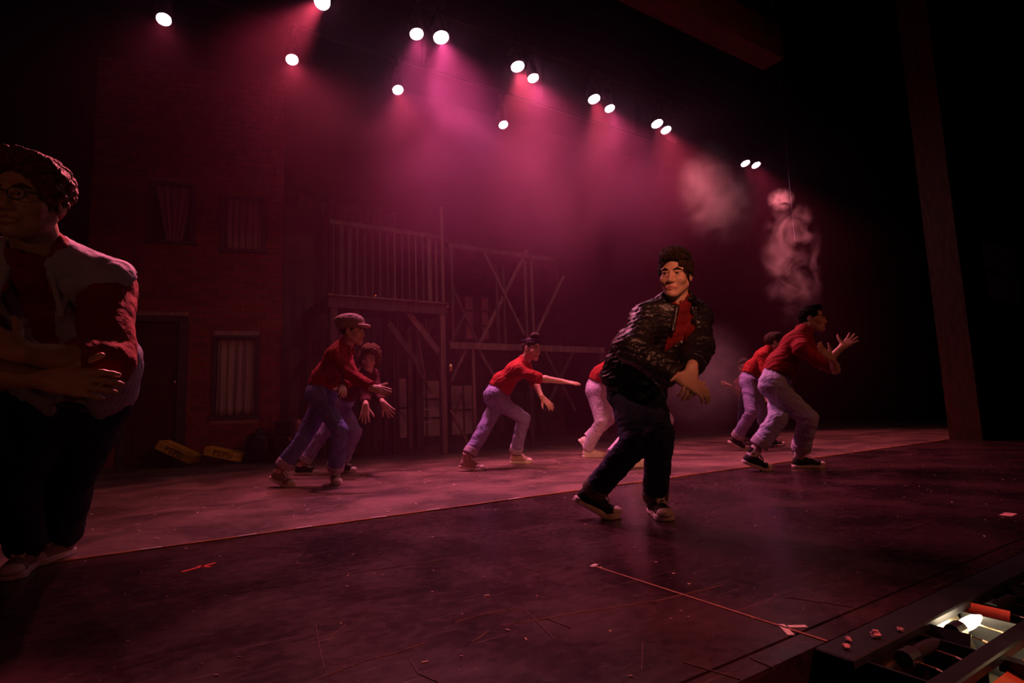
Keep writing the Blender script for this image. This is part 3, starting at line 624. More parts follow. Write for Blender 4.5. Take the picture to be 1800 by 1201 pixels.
def head_sdf(g, c, R, s, big=0.0):
    def W(p): return c + s*(np.asarray(p, float) @ R)
    E = lambda p, r, k=0.012, op='u': g.ell(W(p), np.asarray(r)*s, R, k*s, op)
    K = lambda a, b, ra, rb, k=0.012, op='u': g.cone(W(a), W(b), ra*s, rb*s, k*s, op)
    E((0, -0.018, 0.036), (0.077 + big, 0.098, 0.086)); E((0, 0.030, -0.022), (0.062 + big, 0.066, 0.088), 0.02)
    for q in (-1, 1):
        K((q*(0.050 + big), -0.002, -0.052), (q*0.014, 0.066, -0.100), 0.021, 0.019, 0.025); E((q*0.043, 0.058, -0.028), (0.024 + big, 0.026, 0.022), 0.02)
        K((q*0.012, 0.085, 0.025), (q*0.050, 0.068, 0.026), 0.009, 0.009, 0.014)                      # brow ridge
    E((0, 0.080, -0.102), (0.022, 0.020, 0.018), 0.016)                                                # chin
    for q in (-1, 1): g.ell(W((q*0.032, 0.108, 0.004)), np.array([0.019, 0.020, 0.013])*s, R, 0.008*s, 's')
    K((0, 0.088, 0.014), (0, 0.106, -0.032), 0.0085, 0.0110, 0.012); E((0, 0.107, -0.036), (0.0120, 0.011, 0.010), 0.008)
    for q in (-1, 1): E((q*0.013, 0.099, -0.039), (0.009, 0.010, 0.008), 0.006)
    E((0, 0.086, -0.071), (0.030, 0.014, 0.019), 0.014)                                                # muzzle
    for q in (-1, 1):
        E((q*(0.078 + big), -0.012, -0.006), (0.009, 0.020, 0.032), 0.006); g.ell(W((q*(0.088 + big), -0.004, -0.004)), np.array([0.008, 0.010, 0.018])*s, R, 0.004*s, 's')
    for q in (-1, 1): K((q*0.020, 0.091, 0.013), (q*0.045, 0.083, 0.012), 0.0055, 0.0050, 0.004)        # upper lids
    for q in (-1, 1): K((q*0.022, 0.090, -0.008), (q*0.043, 0.084, -0.006), 0.0045, 0.0040, 0.006)      # lower lids
    return W

def hand_parts(g, w, d, n, thumb_side, curl, spread, s=1.0, thumb=50, fat=1.0):
    """wrist w, finger direction d, back-of-hand normal n; thumb_side +1/-1 along d x n"""
    d = nrm(d); n = nrm(np.asarray(n, float) - (np.asarray(n, float) @ d)*d); x = np.cross(d, n)*thumb_side
    P = lambda a, b, c=0.0: np.asarray(w) + s*(a*x + b*d + c*n)
    bases = [(0.031, 0.088), (0.010, 0.094), (-0.011, 0.090), (-0.030, 0.080)]; lens = [0.072, 0.080, 0.074, 0.058]; rads = [0.0092, 0.0095, 0.009, 0.008]
    for (bx, by) in bases: g.cone(P(bx*0.45, 0.005), P(bx, by), 0.0205*s, 0.0125*s, 0.012*s, w=n, sc=1.25)
    for i, (bx, by) in enumerate(bases):
        a = math.radians((1.5 - i)*spread); dirx = np.array([math.sin(a), math.cos(a)]); p = P(bx, by); ang = 0.0
        for j, fr_ in enumerate((0.46, 0.30, 0.24)):
            ang += math.radians(curl*(0.6, 1.0, 0.8)[j]); L = lens[i]*fr_*s
            q = p + L*(math.cos(ang)*(dirx[0]*x + dirx[1]*d) - math.sin(ang)*n)
            r0, r1 = rads[i]*(1.0 - 0.09*j)*s*fat, rads[i]*(0.91 - 0.09*j)*s*fat
            g.cone(p, q, r0, r1, 0.004*s); p = q
    a = math.radians(thumb); t0 = P(0.018, 0.022, -0.004); t1 = t0 + s*0.044*(math.sin(a)*x + math.cos(a)*d - 0.25*n); t2 = t1 + s*0.032*(math.sin(a*0.85)*x + math.cos(a*0.85)*d - 0.15*n); t3 = t2 + s*0.026*(math.sin(a*0.7)*x + math.cos(a*0.7)*d - 0.1*n)
    g.cone(t0, t1, 0.017*s, 0.0125*s, 0.012*s); g.cone(t1, t2, 0.0115*s*fat, 0.0100*s*fat, 0.004*s); g.cone(t2, t3, 0.0100*s*fat, 0.0075*s*fat, 0.003*s)

def person(key, label, tone, o):
    """o: options dict. Returns the body object."""
    p = POSE[key]; J = {k: np.array(v) for k, v in p['j'].items()}; G = o.get('girth', 1.0); hs = o.get('head', 1.0); hb = o.get('hres', 0.0042)
    aR, aL = ankle_of(p['footR']), ankle_of(p['footL']); org = np.array([(p['footR'][0][0] + p['footL'][0][0])/2, (p['footR'][0][1] + p['footL'][0][1])/2, 0.0])
    up_t = nrm(J['neck'] - J['pelvis']); left = nrm((J['shL'] - J['shR']) + 0.6*(J['hipL'] - J['hipR'])); left = nrm(left - (left @ up_t)*up_t); fw_ = np.cross(left, up_t)
    up_h = nrm(J['waist'] - J['pelvis']); leftp = nrm(J['hipL'] - J['hipR']); leftp = nrm(leftp - (leftp @ up_h)*up_h); fwp = np.cross(leftp, up_h)
    Rh = frame(p['face'], p['hup']); hc = J['head']
    # ---------- skin body: torso and legs (coarse), head and neck (fine), arms with hands (fine), one mesh
    def torso(g, e=0.0, k=0.03, low=True, cuts=(), arms=None):
        dp = 1.38
        g.cone(J['pelvis'], J['waist'], (0.132*G + e), (0.118*G + e), k, w=fwp, sc=dp*0.95, cuts=cuts); g.cone(J['waist'], J['chest'], (0.118*G + e), (0.142*G + e), k, w=fw_, sc=dp, cuts=cuts)
        g.cone(J['chest'], J['neck']*0.75 + J['chest']*0.25, (0.142*G + e), (0.085*G + e), k, w=fw_, sc=dp, cuts=cuts)
        m = (J['shL'] + J['shR'])/2; mid = J['neck']*0.55 + m*0.45
        for sh in ('shL', 'shR'): g.cone(mid, J[sh], 0.066*G + e, 0.058*G + e, k, cuts=cuts)
        if low:
            for hp in ('hipL', 'hipR'): g.ell(J[hp] - fwp*0.03, np.full(3, 0.098*G + e), None, k)
    pts = [J[x] for x in J] + [aR, aL]
    lo, hi = fullbox([J[x] for x in ('pelvis', 'waist', 'chest', 'neck', 'shL', 'shR', 'hipL', 'hipR', 'kneL', 'kneR')] + [aR, aL], 0.2)
    lo[2] = max(lo[2], 0.02)
    g = SDF(lo, hi, 0.012); torso(g, -0.012)
    for s_, an in (('L', aL), ('R', aR)):
        g.cone(J['hip'+s_], J['kne'+s_], 0.080*G, 0.052*G, 0.03); g.cone(J['kne'+s_], an, 0.050*G, 0.036, 0.02); fs = p['foot'+s_]
        f0 = foot_map(fs, np.array([[0, 0.0, 0.06], [0, 0.1, 0.045]])); g.cone(an, f0[0], 0.036, 0.030, 0.015); g.cone(f0[0], f0[1], 0.030, 0.026, 0.015)
    body_parts = [g.net()]
    neck_lo = J['neck']*0.8 + J['chest']*0.2
    lo, hi = fullbox([hc, J['neck']], 0.17*hs); g = SDF(lo, hi, hb)
    W = head_sdf(g, hc, Rh, hs, o.get('wide', 0.0))
    g.cone(W((0, -0.022, -0.05)), J['neck'] + 0.01*fw_, 0.056*hs, 0.060*G, 0.02); g.cone(J['neck'], neck_lo, 0.060*G, 0.072*G, 0.02, w=fw_, sc=1.1)
    body_parts.append(g.net())
    for s_ in 'LR':
        sh, el, wr = J['sh'+s_], J['el'+s_], J['wr'+s_]; hd = p['hand'+s_]; d = nrm(hd['d'])
        lo, hi = fullbox([sh, el, wr, wr + 0.2*d], 0.085); g = SDF(lo, hi, o.get('ares', 0.0048))
        g.cone(sh, el, 0.050*G, 0.040*G, 0.02); fm = el*0.7 + wr*0.3
        g.cone(el, fm, 0.040*G, 0.041*G, 0.02); g.cone(fm, wr, 0.040*G, 0.026, 0.02); g.cone(wr, wr + 0.03*d, 0.026, 0.024, 0.012, w=hd['n'], sc=1.2)
        hand_parts(g, wr + 0.012*d, d, hd['n'], (1 if s_ == 'L' else -1)*hd.get('flip', 1), hd['curl'], hd['spread'], o.get('hand', 1.0), hd.get('thumb', 50), o.get('fat', 1.12))
        body_parts.append(g.net())
    me = np_mesh('person', body_parts, [skin(tone)], org)
    body = link('person', me); body.location = org; tag(body, label, 'person', o.get('group'))
    def child(name, net, m, parent=body, lab=None):
        c = link(name, np_mesh(name, net if isinstance(net, list) else [net], [m], org), None, parent)
        if lab: c['label'] = lab
        return c
    # ---------- face parts
    for q in (-1, 1):
        b = bmesh.new(); bmesh.ops.create_uvsphere(b, u_segments=14, v_segments=10, radius=0.0125*hs)
        ec = W((q*0.032, 0.0800, 0.003)) - org
        gz = nrm(np.asarray(o.get('gaze', p['face']), float))
        bmesh.ops.transform(b, matrix=Matrix.Translation(Vector(ec)) @ Vector(gz).to_track_quat('Z', 'Y').to_matrix().to_4x4(), verts=b.verts)
        em = bpy.data.meshes.new('eye'); b.faces.ensure_lookup_table(); Lz = Vector(gz)
        for f in b.faces: f.smooth = True; f.material_index = 1 if (f.calc_center_median() - Vector(ec)).normalized().dot(Lz) > 0.86 else 0
        b.to_mesh(em); b.free(); em.materials.append(M_eye); em.materials.append(M_iris); link('eye', em, None, body)
        lo, hi = fullbox([W((q*0.03, 0.09, 0.03))], 0.035*hs); g = SDF(lo, hi, hb*0.7); hm = o.get('hair_mat', M_hairK)
        g.cone(W((q*0.017, 0.096, 0.022)), W((q*0.034, 0.092, 0.028)), 0.0045*hs, 0.005*hs, 0.004, w=Rh[1], sc=1.0); g.cone(W((q*0.034, 0.092, 0.028)), W((q*0.052, 0.077, 0.022)), 0.005*hs, 0.003*hs, 0.004)
        child('eyebrow', g.net(), hm)
    lo, hi = fullbox([W((0, 0.1, -0.07))], 0.04*hs); g = SDF(lo, hi, hb*0.7); mo = o.get('mouth', 0.0)
    g.cone(W((-0.025, 0.0920, -0.0715)), W((0, 0.0985, -0.0665)), 0.0042*hs, 0.0065*hs, 0.004); g.cone(W((0.025, 0.0920, -0.0715)), W((0, 0.0985, -0.0665)), 0.0042*hs, 0.0065*hs, 0.004)
    g.cone(W((-0.023, 0.0920, -0.0735 - mo)), W((0, 0.097, -0.0785 - mo)), 0.004*hs, 0.0075*hs, 0.004); g.cone(W((0.023, 0.0920, -0.0735 - mo)), W((0, 0.097, -0.0785 - mo)), 0.004*hs, 0.0075*hs, 0.004)
    g.cone(W((-0.022, 0.102, -0.0725 - mo/2)), W((0.022, 0.102, -0.0725 - mo/2)), 0.0028*hs + mo*0.4, 0.0028*hs + mo*0.4, 0.002, 's')
    child('lips', g.net(), M_lip)
    # ---------- hair
    st = o.get('hair', 'short'); hm = o.get('hair_mat', M_hairK)
    lo, hi = fullbox([hc], (0.26 if st == 'bushy' else 0.20)*hs); g = SDF(lo, hi, hb*1.1)
    Eh = lambda c_, r_, k=0.0, op='u': g.ell(W(c_), np.asarray(r_)*hs, Rh, k*hs, op)
    wd = o.get('wide', 0.0)
    if st == 'short':
        Eh((0, -0.022, 0.040), (0.084 + wd, 0.104, 0.093)); Eh((0, 0.035, 0.095), (0.060, 0.055, 0.036), 0.03)
        Eh((0, 0.105, -0.035), (0.082 + wd, 0.085, 0.112), 0.006, 's'); g.cut(W((0, 0, -0.062)), -Rh[2])
        for q in (-1, 1): Eh((q*0.092, 0.0, -0.030), (0.03, 0.036, 0.052), 0.006, 's')
        g.ripple(0.006, 105, 3)
    elif st == 'quiff':
        Eh((0, -0.022, 0.038), (0.081, 0.102, 0.090)); Eh((0, 0.020, 0.106), (0.052, 0.056, 0.034), 0.03); Eh((0, 0.052, 0.110), (0.040, 0.026, 0.024), 0.02)
        Eh((0, 0.105, -0.022), (0.082, 0.080, 0.108), 0.006, 's'); g.cut(W((0, 0, -0.055)), -Rh[2])
        for q in (-1, 1): Eh((q*0.092, 0.002, -0.030), (0.03, 0.036, 0.050), 0.006, 's')
        g.ripple(0.006, 105, 5)
    elif st == 'curly':
        Eh((0, -0.02, 0.044), (0.092 + wd, 0.112, 0.102)); Eh((0, 0.04, 0.098), (0.072 + wd, 0.060, 0.044), 0.03)
        Eh((0, 0.114, -0.028), (0.082 + wd, 0.090, 0.112), 0.006, 's'); g.cut(W((0, 0, -0.075)), -Rh[2])
        for q in (-1, 1): Eh((q*(0.104 + wd), 0.008, -0.036), (0.034, 0.034, 0.05), 0.006, 's')
        g.ripple(0.011, 78, 9, th=0.06)
    elif st == 'bushy':
        Eh((0, -0.02, 0.045), (0.105, 0.115, 0.105)); Eh((0.058, -0.02, -0.015), (0.062, 0.085, 0.080), 0.03); Eh((-0.058, -0.02, -0.015), (0.062, 0.085, 0.080), 0.03); Eh((0, 0.05, 0.095), (0.075, 0.05, 0.045), 0.03)
        Eh((0.012, 0.115, -0.030), (0.066, 0.095, 0.112), 0.008, 's'); g.ripple(0.015, 62, 11, th=0.06)
    elif st == 'bun':
        Eh((0, -0.022, 0.038), (0.081, 0.102, 0.089)); Eh((0, 0.025, 0.145), (0.055, 0.055, 0.042), 0.015); Eh((0, 0.108, -0.028), (0.082, 0.080, 0.102), 0.006, 's'); g.cut(W((0, 0, -0.06)), -Rh[2])
        for q in (-1, 1): Eh((q*0.092, 0.0, -0.030), (0.03, 0.036, 0.050), 0.006, 's')
        g.ripple(0.003, 90, 2)
    elif st == 'capped':
        Eh((0, -0.022, 0.030), (0.081, 0.101, 0.085)); Eh((0, 0.108, -0.030), (0.082, 0.090, 0.108), 0.006, 's'); g.cut(W((0, 0, -0.062)), -Rh[2]); g.cut(W((0, 0, 0.05)), Rh[2])
        for q in (-1, 1): Eh((q*0.092, 0.0, -0.030), (0.03, 0.036, 0.050), 0.006, 's')
    child('hair', g.net(), hm)
    if st == 'bun':
        lo, hi = fullbox([hc], 0.16*hs); g = SDF(lo, hi, hb)
        P = [W((0.083*math.cos(a), -0.022 + 0.106*math.sin(a), 0.085 + 0.012*math.sin(a))) for a in np.linspace(0, 2*math.pi, 19)]
        for a, b in zip(P[:-1], P[1:]): g.cone(a, b, 0.008*hs, 0.008*hs, 0.004)
        child('headband', g.net(), cloth('navy_headband', (0.02, 0.02, 0.06)))
    if st == 'capped':
        lo, hi = fullbox([W((0, 0.03, 0.08))], 0.20*hs); g = SDF(lo, hi, hb)
        g.ell(W((0, -0.036, 0.074)), np.array([0.104, 0.135, 0.080])*hs, Rh, 0.0); g.ell(W((0, -0.04, 0.110)), np.array([0.100, 0.125, 0.052])*hs, Rh, 0.03); g.cut(W((0, 0, 0.022)), nrm(-Rh[2] + 0.10*Rh[1])); g.ripple(0.0065, 55, 4, stretch=(1, 1, 1))
        cp = child('newsboy_cap', g.net(), M_cap)
        lo, hi = fullbox([W((0, 0.12, 0.05))], 0.14*hs); g = SDF(lo, hi, hb)
        g.ell(W((0, 0.095, 0.052)), np.array([0.076, 0.072, 0.020])*hs, Rh, 0.0); g.cut(W((0, 0.095, 0.042)), nrm(-Rh[2] - 0.1*Rh[1])); g.cut(W((0, 0.070, 0.05)), -Rh[1])
        child('cap_peak', g.net(), cloth('pale_cap_peak', (0.50, 0.34, 0.30)), cp)
    if o.get('glasses'):
        b = MB(); L = lambda p_: Vector(W(p_) - org)
        for q in (-1, 1):
            pts = [L((q*0.033 + 0.024*math.cos(a), 0.112, 0.000 + 0.018*math.sin(a))) for a in np.linspace(0, 2*math.pi, 15)]
            b.path(pts, 0.0018, 6); b.tube(L((q*0.057, 0.112, 0.006)), L((q*(0.083 + wd), -0.01, 0.008)), 0.0018)
        b.path([L((-0.009, 0.112, 0.004)), L((0, 0.116, 0.008)), L((0.009, 0.112, 0.004))], 0.0018); b.obj('glasses', M_steel, body)
    # ---------- trousers with cuffs, belt
    jm, cm = o['jeans'], o.get('cuff_mat'); jr = o.get('jr', 0.0085); lw = o.get('leg', 1.0)
    lo, hi = fullbox([J[x] for x in ('pelvis', 'waist', 'hipL', 'hipR', 'kneL', 'kneR')] + [aR, aL], 0.18); lo[2] = max(lo[2], 0.03); g = SDF(lo, hi, jr)
    wcut = J['pelvis']*0.42 + J['waist']*0.58
    g.cone(J['pelvis'] - fwp*0.01, J['waist'], 0.140*G, 0.132*G, 0.05, w=fwp, sc=1.12); cuffs = []
    for s_, an in (('L', aL), ('R', aR)):
        g.ell(J['hip'+s_] - fwp*0.004 + up_h*0.01, np.full(3, 0.098*G), None, 0.06)
        hp, kn = J['hip'+s_], J['kne'+s_]; dn = nrm(an - kn); Lc = np.linalg.norm(an - kn); e = o.get('hem', 0.03); ce = an - dn*e
        g.cone(hp, kn, 0.100*G*lw, 0.078*G*lw, 0.045); g.cone(kn, ce + dn*0.06, 0.079*G*lw, 0.069*lw, 0.012, cuts=[(ce, dn)]); cuffs.append((ce, dn))
    g.cut(wcut, up_h)
    g.ripple(o.get('fold', 0.0065), 44, sum(map(ord, key)), stretch=(1, 1, 1.5)); child('jeans', g.net(), jm)
    for (ce, dn) in cuffs:
        lo, hi = fullbox([ce], 0.12); g = SDF(lo, hi, 0.007); a, b = ce - dn*(0.062 if cm else 0.03), ce + dn*0.006
        g.cone(a - dn*0.05, b + dn*0.05, 0.078*lw if cm else 0.074*lw, 0.077*lw if cm else 0.072*lw, 0, cuts=[(a, -dn), (b, dn)])
        g.cone(a - dn*0.0, b + dn*0.08, 0.058*lw, 0.058*lw, 0.006, 's', cuts=[(b - dn*0.03, -dn)])
        child('cuff' if cm else 'hem', g.net(), cm or jm)
    if o.get('belt', True):
        lo, hi = fullbox([wcut], 0.2*G); g = SDF(lo, hi, 0.007)
        g.cone(J['pelvis'], J['waist'], 0.149*G, 0.141*G, 0, w=fwp, sc=1.11, cuts=[(wcut + up_h*0.012, up_h), (wcut - up_h*0.026, -up_h)]); g.cone(J['pelvis'], J['waist'], 0.122*G, 0.112*G, 0, 's', w=fwp, sc=1.14)
        bl = child('belt', g.net(), M_belt)
        b = MB(); q = frame(fwp, up_h); c_ = J['pelvis']*0.45 + J['waist']*0.55 + fwp*0.112*G - org; b.box(tuple(c_), (0.045, 0.008, 0.036), Matrix([[q[0][i], q[1][i], q[2][i]] for i in range(3)])); b.obj('buckle', M_zip, bl)
    # ---------- shirt
    sr = o.get('sr', 0.0085); sm = o['shirt']; slv = o.get('sleeve', 1.0)         # sleeve: 0..1 upper arm, 1..2 to the wrist
    apts = []
    for s_ in 'LR': apts += [J['sh'+s_], J['el'+s_]] + ([J['wr'+s_]] if slv > 1 else [])
    def sleeves(g, ru, re_, rw, k, slv, e=0.0):
        ends = []
        for s_ in 'LR':
            sh, el, wr = J['sh'+s_], J['el'+s_], J['wr'+s_]
            if slv <= 1:
                ce = sh + (el - sh)*slv; dn = nrm(el - sh); g.cone(sh, ce + dn*0.05, ru*G, re_*G, k, cuts=[(ce, dn)])
            else:
                ce = el + (wr - el)*(slv - 1); dn = nrm(wr - el); g.cone(sh, el, ru*G, re_*G, k); g.cone(el, ce + dn*0.05, re_*G, rw*G, k*0.6, cuts=[(ce, dn)])
            ends.append((ce, dn))
        return ends
    lo, hi = fullbox([J['pelvis'], J['waist'], J['chest'], J['neck']] + apts, 0.19*G); g = SDF(lo, hi, sr)
    torso(g, 0.013, 0.035, low=False); bl_ = o.get('blouse', 1.0); g.cone(J['waist']*0.7 + J['pelvis']*0.3, J['waist'], (0.138 + 0.014*bl_)*G, (0.134 + 0.024*bl_)*G, 0.05, w=fwp, sc=1.28 - 0.15*bl_); g.cone(J['neck']*0.6 + J['chest']*0.4, J['neck'] + up_t*0.018, 0.084*G, 0.074*G, 0.03)
    hemc = J['pelvis']*0.55 + J['waist']*0.45; g.cut(hemc, -up_h)
    ends = sleeves(g, 0.070, 0.061, 0.047, 0.03, slv)
    g.cone(W((0, -0.01, -0.09)), J['neck'] + fw_*0.004, 0.058*hs, 0.062*G, 0.006, 's')
    if o.get('open', 0.0) > 0:                                                                       # open collar: a V of skin
        vb = J['neck']*0.5 + J['chest']*0.5 + fw_*0.135*G; g.cone(J['neck'] + fw_*0.09, vb, 0.045, 0.006, 0.01, 's')
    g.ripple(o.get('sfold', 0.0085), 46, 5 + sum(map(ord, key)), stretch=(1, 1, 0.8)); shirt = child('shirt', g.net(), sm)
    # collar
    def collar(rad, h0, thick, m, name, parent=shirt, drop=0.05, spreadx=0.06, flap=0.03):
        lo, hi = fullbox([J['neck']], 0.16*G); g = SDF(lo, hi, 0.006); ns = nrm(hc - J['neck']); ns = nrm(ns + up_t); lf = nrm(left - (left @ ns)*ns); ff = np.cross(lf, ns)
        A = np.linspace(math.radians(35), math.radians(325), 13) ; P = []
        for a in A: P.append(J['neck'] + ns*h0 + (math.cos(a)*ff*1.05 + math.sin(a)*lf)*rad + ns*0.012*(-math.cos(a)))
        for a, b in zip(P[:-1], P[1:]): g.cone(a, b, thick, thick, 0.006); g.cone(a - ns*0.022, b - ns*0.022, thick*1.15, thick*1.15, 0.012)
        for q, e0 in ((1, P[0]), (-1, P[-1])):
            tip = J['neck'] + ff*(rad + flap) + lf*q*spreadx - ns*drop; g.cone(e0, tip, thick*1.2, thick*0.7, 0.012); g.cone(P[2 if q == 1 else -3] - ns*0.02, tip, thick, thick*0.7, 0.02)
        return child(name, g.net(), m, parent)
    if o.get('collar', True): collar(0.070*G, 0.020, 0.0095, sm, 'collar')
    if o.get('roll', False):
        for (ce, dn) in ends:
            lo, hi = fullbox([ce], 0.1); g = SDF(lo, hi, 0.006); rr = 0.060*G if slv <= 1 else (0.047 + 0.013*(2 - slv))*G
            g.cone(ce - dn*0.06, ce + dn*0.05, rr*1.06, rr*1.02, 0, cuts=[(ce + dn*0.004, dn), (ce - dn*0.035, -dn)]); child('rolled_sleeve', g.net(), sm, shirt)
    # ---------- jacket or vest
    if o.get('jacket'):
        lo, hi = fullbox([J['pelvis'], J['waist'], J['chest'], J['neck']] + apts + [J['wrL'], J['wrR']], 0.2*G); g = SDF(lo, hi, o.get('kr', 0.007))
        torso(g, 0.034, 0.045, low=False); g.cone(J['pelvis'], J['waist'], 0.180*G, 0.172*G, 0.04, w=fwp, sc=1.12); g.cone(J['pelvis'] - leftp*0.03, J['waist']*0.8 + J['chest']*0.2 - leftp*0.06, 0.165*G, 0.150*G, 0.05, w=fwp, sc=1.2); g.cone(J['neck']*0.6 + J['chest']*0.4, J['neck'] + up_t*0.02, 0.100*G, 0.088*G, 0.03); g.cut(J['pelvis']*0.92 + J['waist']*0.08, -up_h)
        ends = sleeves(g, 0.082, 0.077, 0.060, 0.035, 1.88)
        n0, c0, w0 = J['neck'], J['chest'], J['waist']
        g.cone(n0 + fw_*0.10, c0 + fw_*0.16*G, 0.066, 0.056, 0.012, 's'); g.cone(c0 + fw_*0.16*G, w0 + fw_*0.17*G, 0.056, 0.040, 0.012, 's'); g.cone(w0 + fw_*0.17*G, J['pelvis'] + fwp*0.18*G, 0.040, 0.050, 0.012, 's')
        g.cone(W((0, 0.0, -0.07)), n0 + fw_*0.02, 0.068, 0.076, 0.012, 's')
        g.ripple(0.0085, 62, 17, stretch=(0.8, 0.8, 1.5), th=0.05); jk = child('leather_jacket', g.net(), M_leather)
        collar(0.083*G, 0.020, 0.0115, M_leather, 'jacket_collar', jk, 0.10, 0.085, 0.055)
        for (ce, dn) in ends:
            lo, hi = fullbox([ce], 0.1); g = SDF(lo, hi, 0.006); g.cone(ce - dn*0.05, ce + dn*0.04, 0.066, 0.062, 0, cuts=[(ce + dn*0.006, dn), (ce - dn*0.03, -dn)]); child('jacket_cuff', g.net(), M_leather, jk)
        lo, hi = fullbox([J['pelvis']], 0.24); g = SDF(lo, hi, 0.008); pc = J['pelvis']*0.95 + J['waist']*0.05
        g.cone(J['pelvis'], J['waist'], 0.190*G, 0.18*G, 0, w=fwp, sc=1.1, cuts=[(pc + up_h*0.03, up_h), (pc - up_h*0.025, -up_h)]); g.cone(J['waist'] + fwp*0.17*G, J['pelvis'] + fwp*0.19*G, 0.05, 0.06, 0.0, 's'); child('jacket_waistband', g.net(), M_leather, jk)
        b = MB(); zp = J['pelvis'] + fwp*0.105 - leftp*0.125 - org; b.bar(tuple(zp), tuple(zp - leftp*0.02 + up_h*0.11 - fwp*0.01), 0.007, 0.007); b.obj('pocket_zip', M_zip, jk)
        for pos_ in (J['shL'] + left*0.055 + up_t*0.045, J['shL'] + left*0.082 - up_t*0.10):
            b = MB(); b.lathe([(0, 0.004), (0.006, 0.003), (0.007, -0.002), (0, -0.004)], 8, Matrix.Translation(Vector(pos_ - org)) @ Vector(nrm(left - 0.6*fw_ + up_t*0.3)).to_track_quat('Z', 'Y').to_matrix().to_4x4()); b.obj('stud', M_zip, jk)
    if o.get('vest'):
        lo, hi = fullbox([J['pelvis'], J['waist'], J['chest'], J['neck'], J['shL'], J['shR']], 0.2*G); g = SDF(lo, hi, 0.0075)
        torso(g, 0.030, 0.045, low=False); g.cone(J['pelvis'], J['waist'], 0.176*G, 0.164*G, 0.04, w=fwp, sc=1.2); g.cut(J['pelvis']*0.9 + J['waist']*0.1, -up_h)
        for s_ in 'LR':
            q = 1 if s_ == 'L' else -1; a = J['sh'+s_] + left*q*0.045; g.cone(a - up_t*0.05 + left*q*0.02, J['el'+s_] + left*q*0.05, 0.088*G, 0.085, 0.01, 's')
        n0, c0, w0 = J['neck'], J['chest'], J['waist']
        g.cone(n0 + fw_*0.10, c0 + fw_*0.16*G, 0.060, 0.062, 0.012, 's'); g.cone(c0 + fw_*0.16*G, w0 + fw_*0.17*G, 0.062, 0.07, 0.012, 's'); g.cone(w0 + fw_*0.17*G, J['pelvis'] + fwp*0.19*G, 0.07, 0.09, 0.012, 's')
        g.cone(W((0, 0.0, -0.07)), n0 + fw_*0.03, 0.068, 0.072, 0.012, 's')
        g.ripple(0.007, 34, 21, stretch=(1.4, 1.4, 0.6)); vs = child('denim_vest', g.net(), M_denV)
        collar(0.084*G, 0.016, 0.0105, M_denV, 'vest_collar', vs, 0.11, 0.085, 0.05)
    # ---------- socks and shoes
    if o.get('sock'):
        for an, kn in ((aL, J['kneL']), (aR, J['kneR'])):
            lo, hi = fullbox([an], 0.15); g = SDF(lo, hi, 0.007); dn = nrm(kn - an); g.cone(an - dn*0.02, an + dn*0.10, 0.044, 0.050, 0.0, cuts=[(an + dn*0.09, dn)]); child('sock', g.net(), o['sock'])
    for s_ in 'LR': make_shoe(body, org, p['foot'+s_], o.get('high', False), o['shoe'], o.get('badge', 0)*(1 if True else 0), o.get('foot', 1.0))
    return body
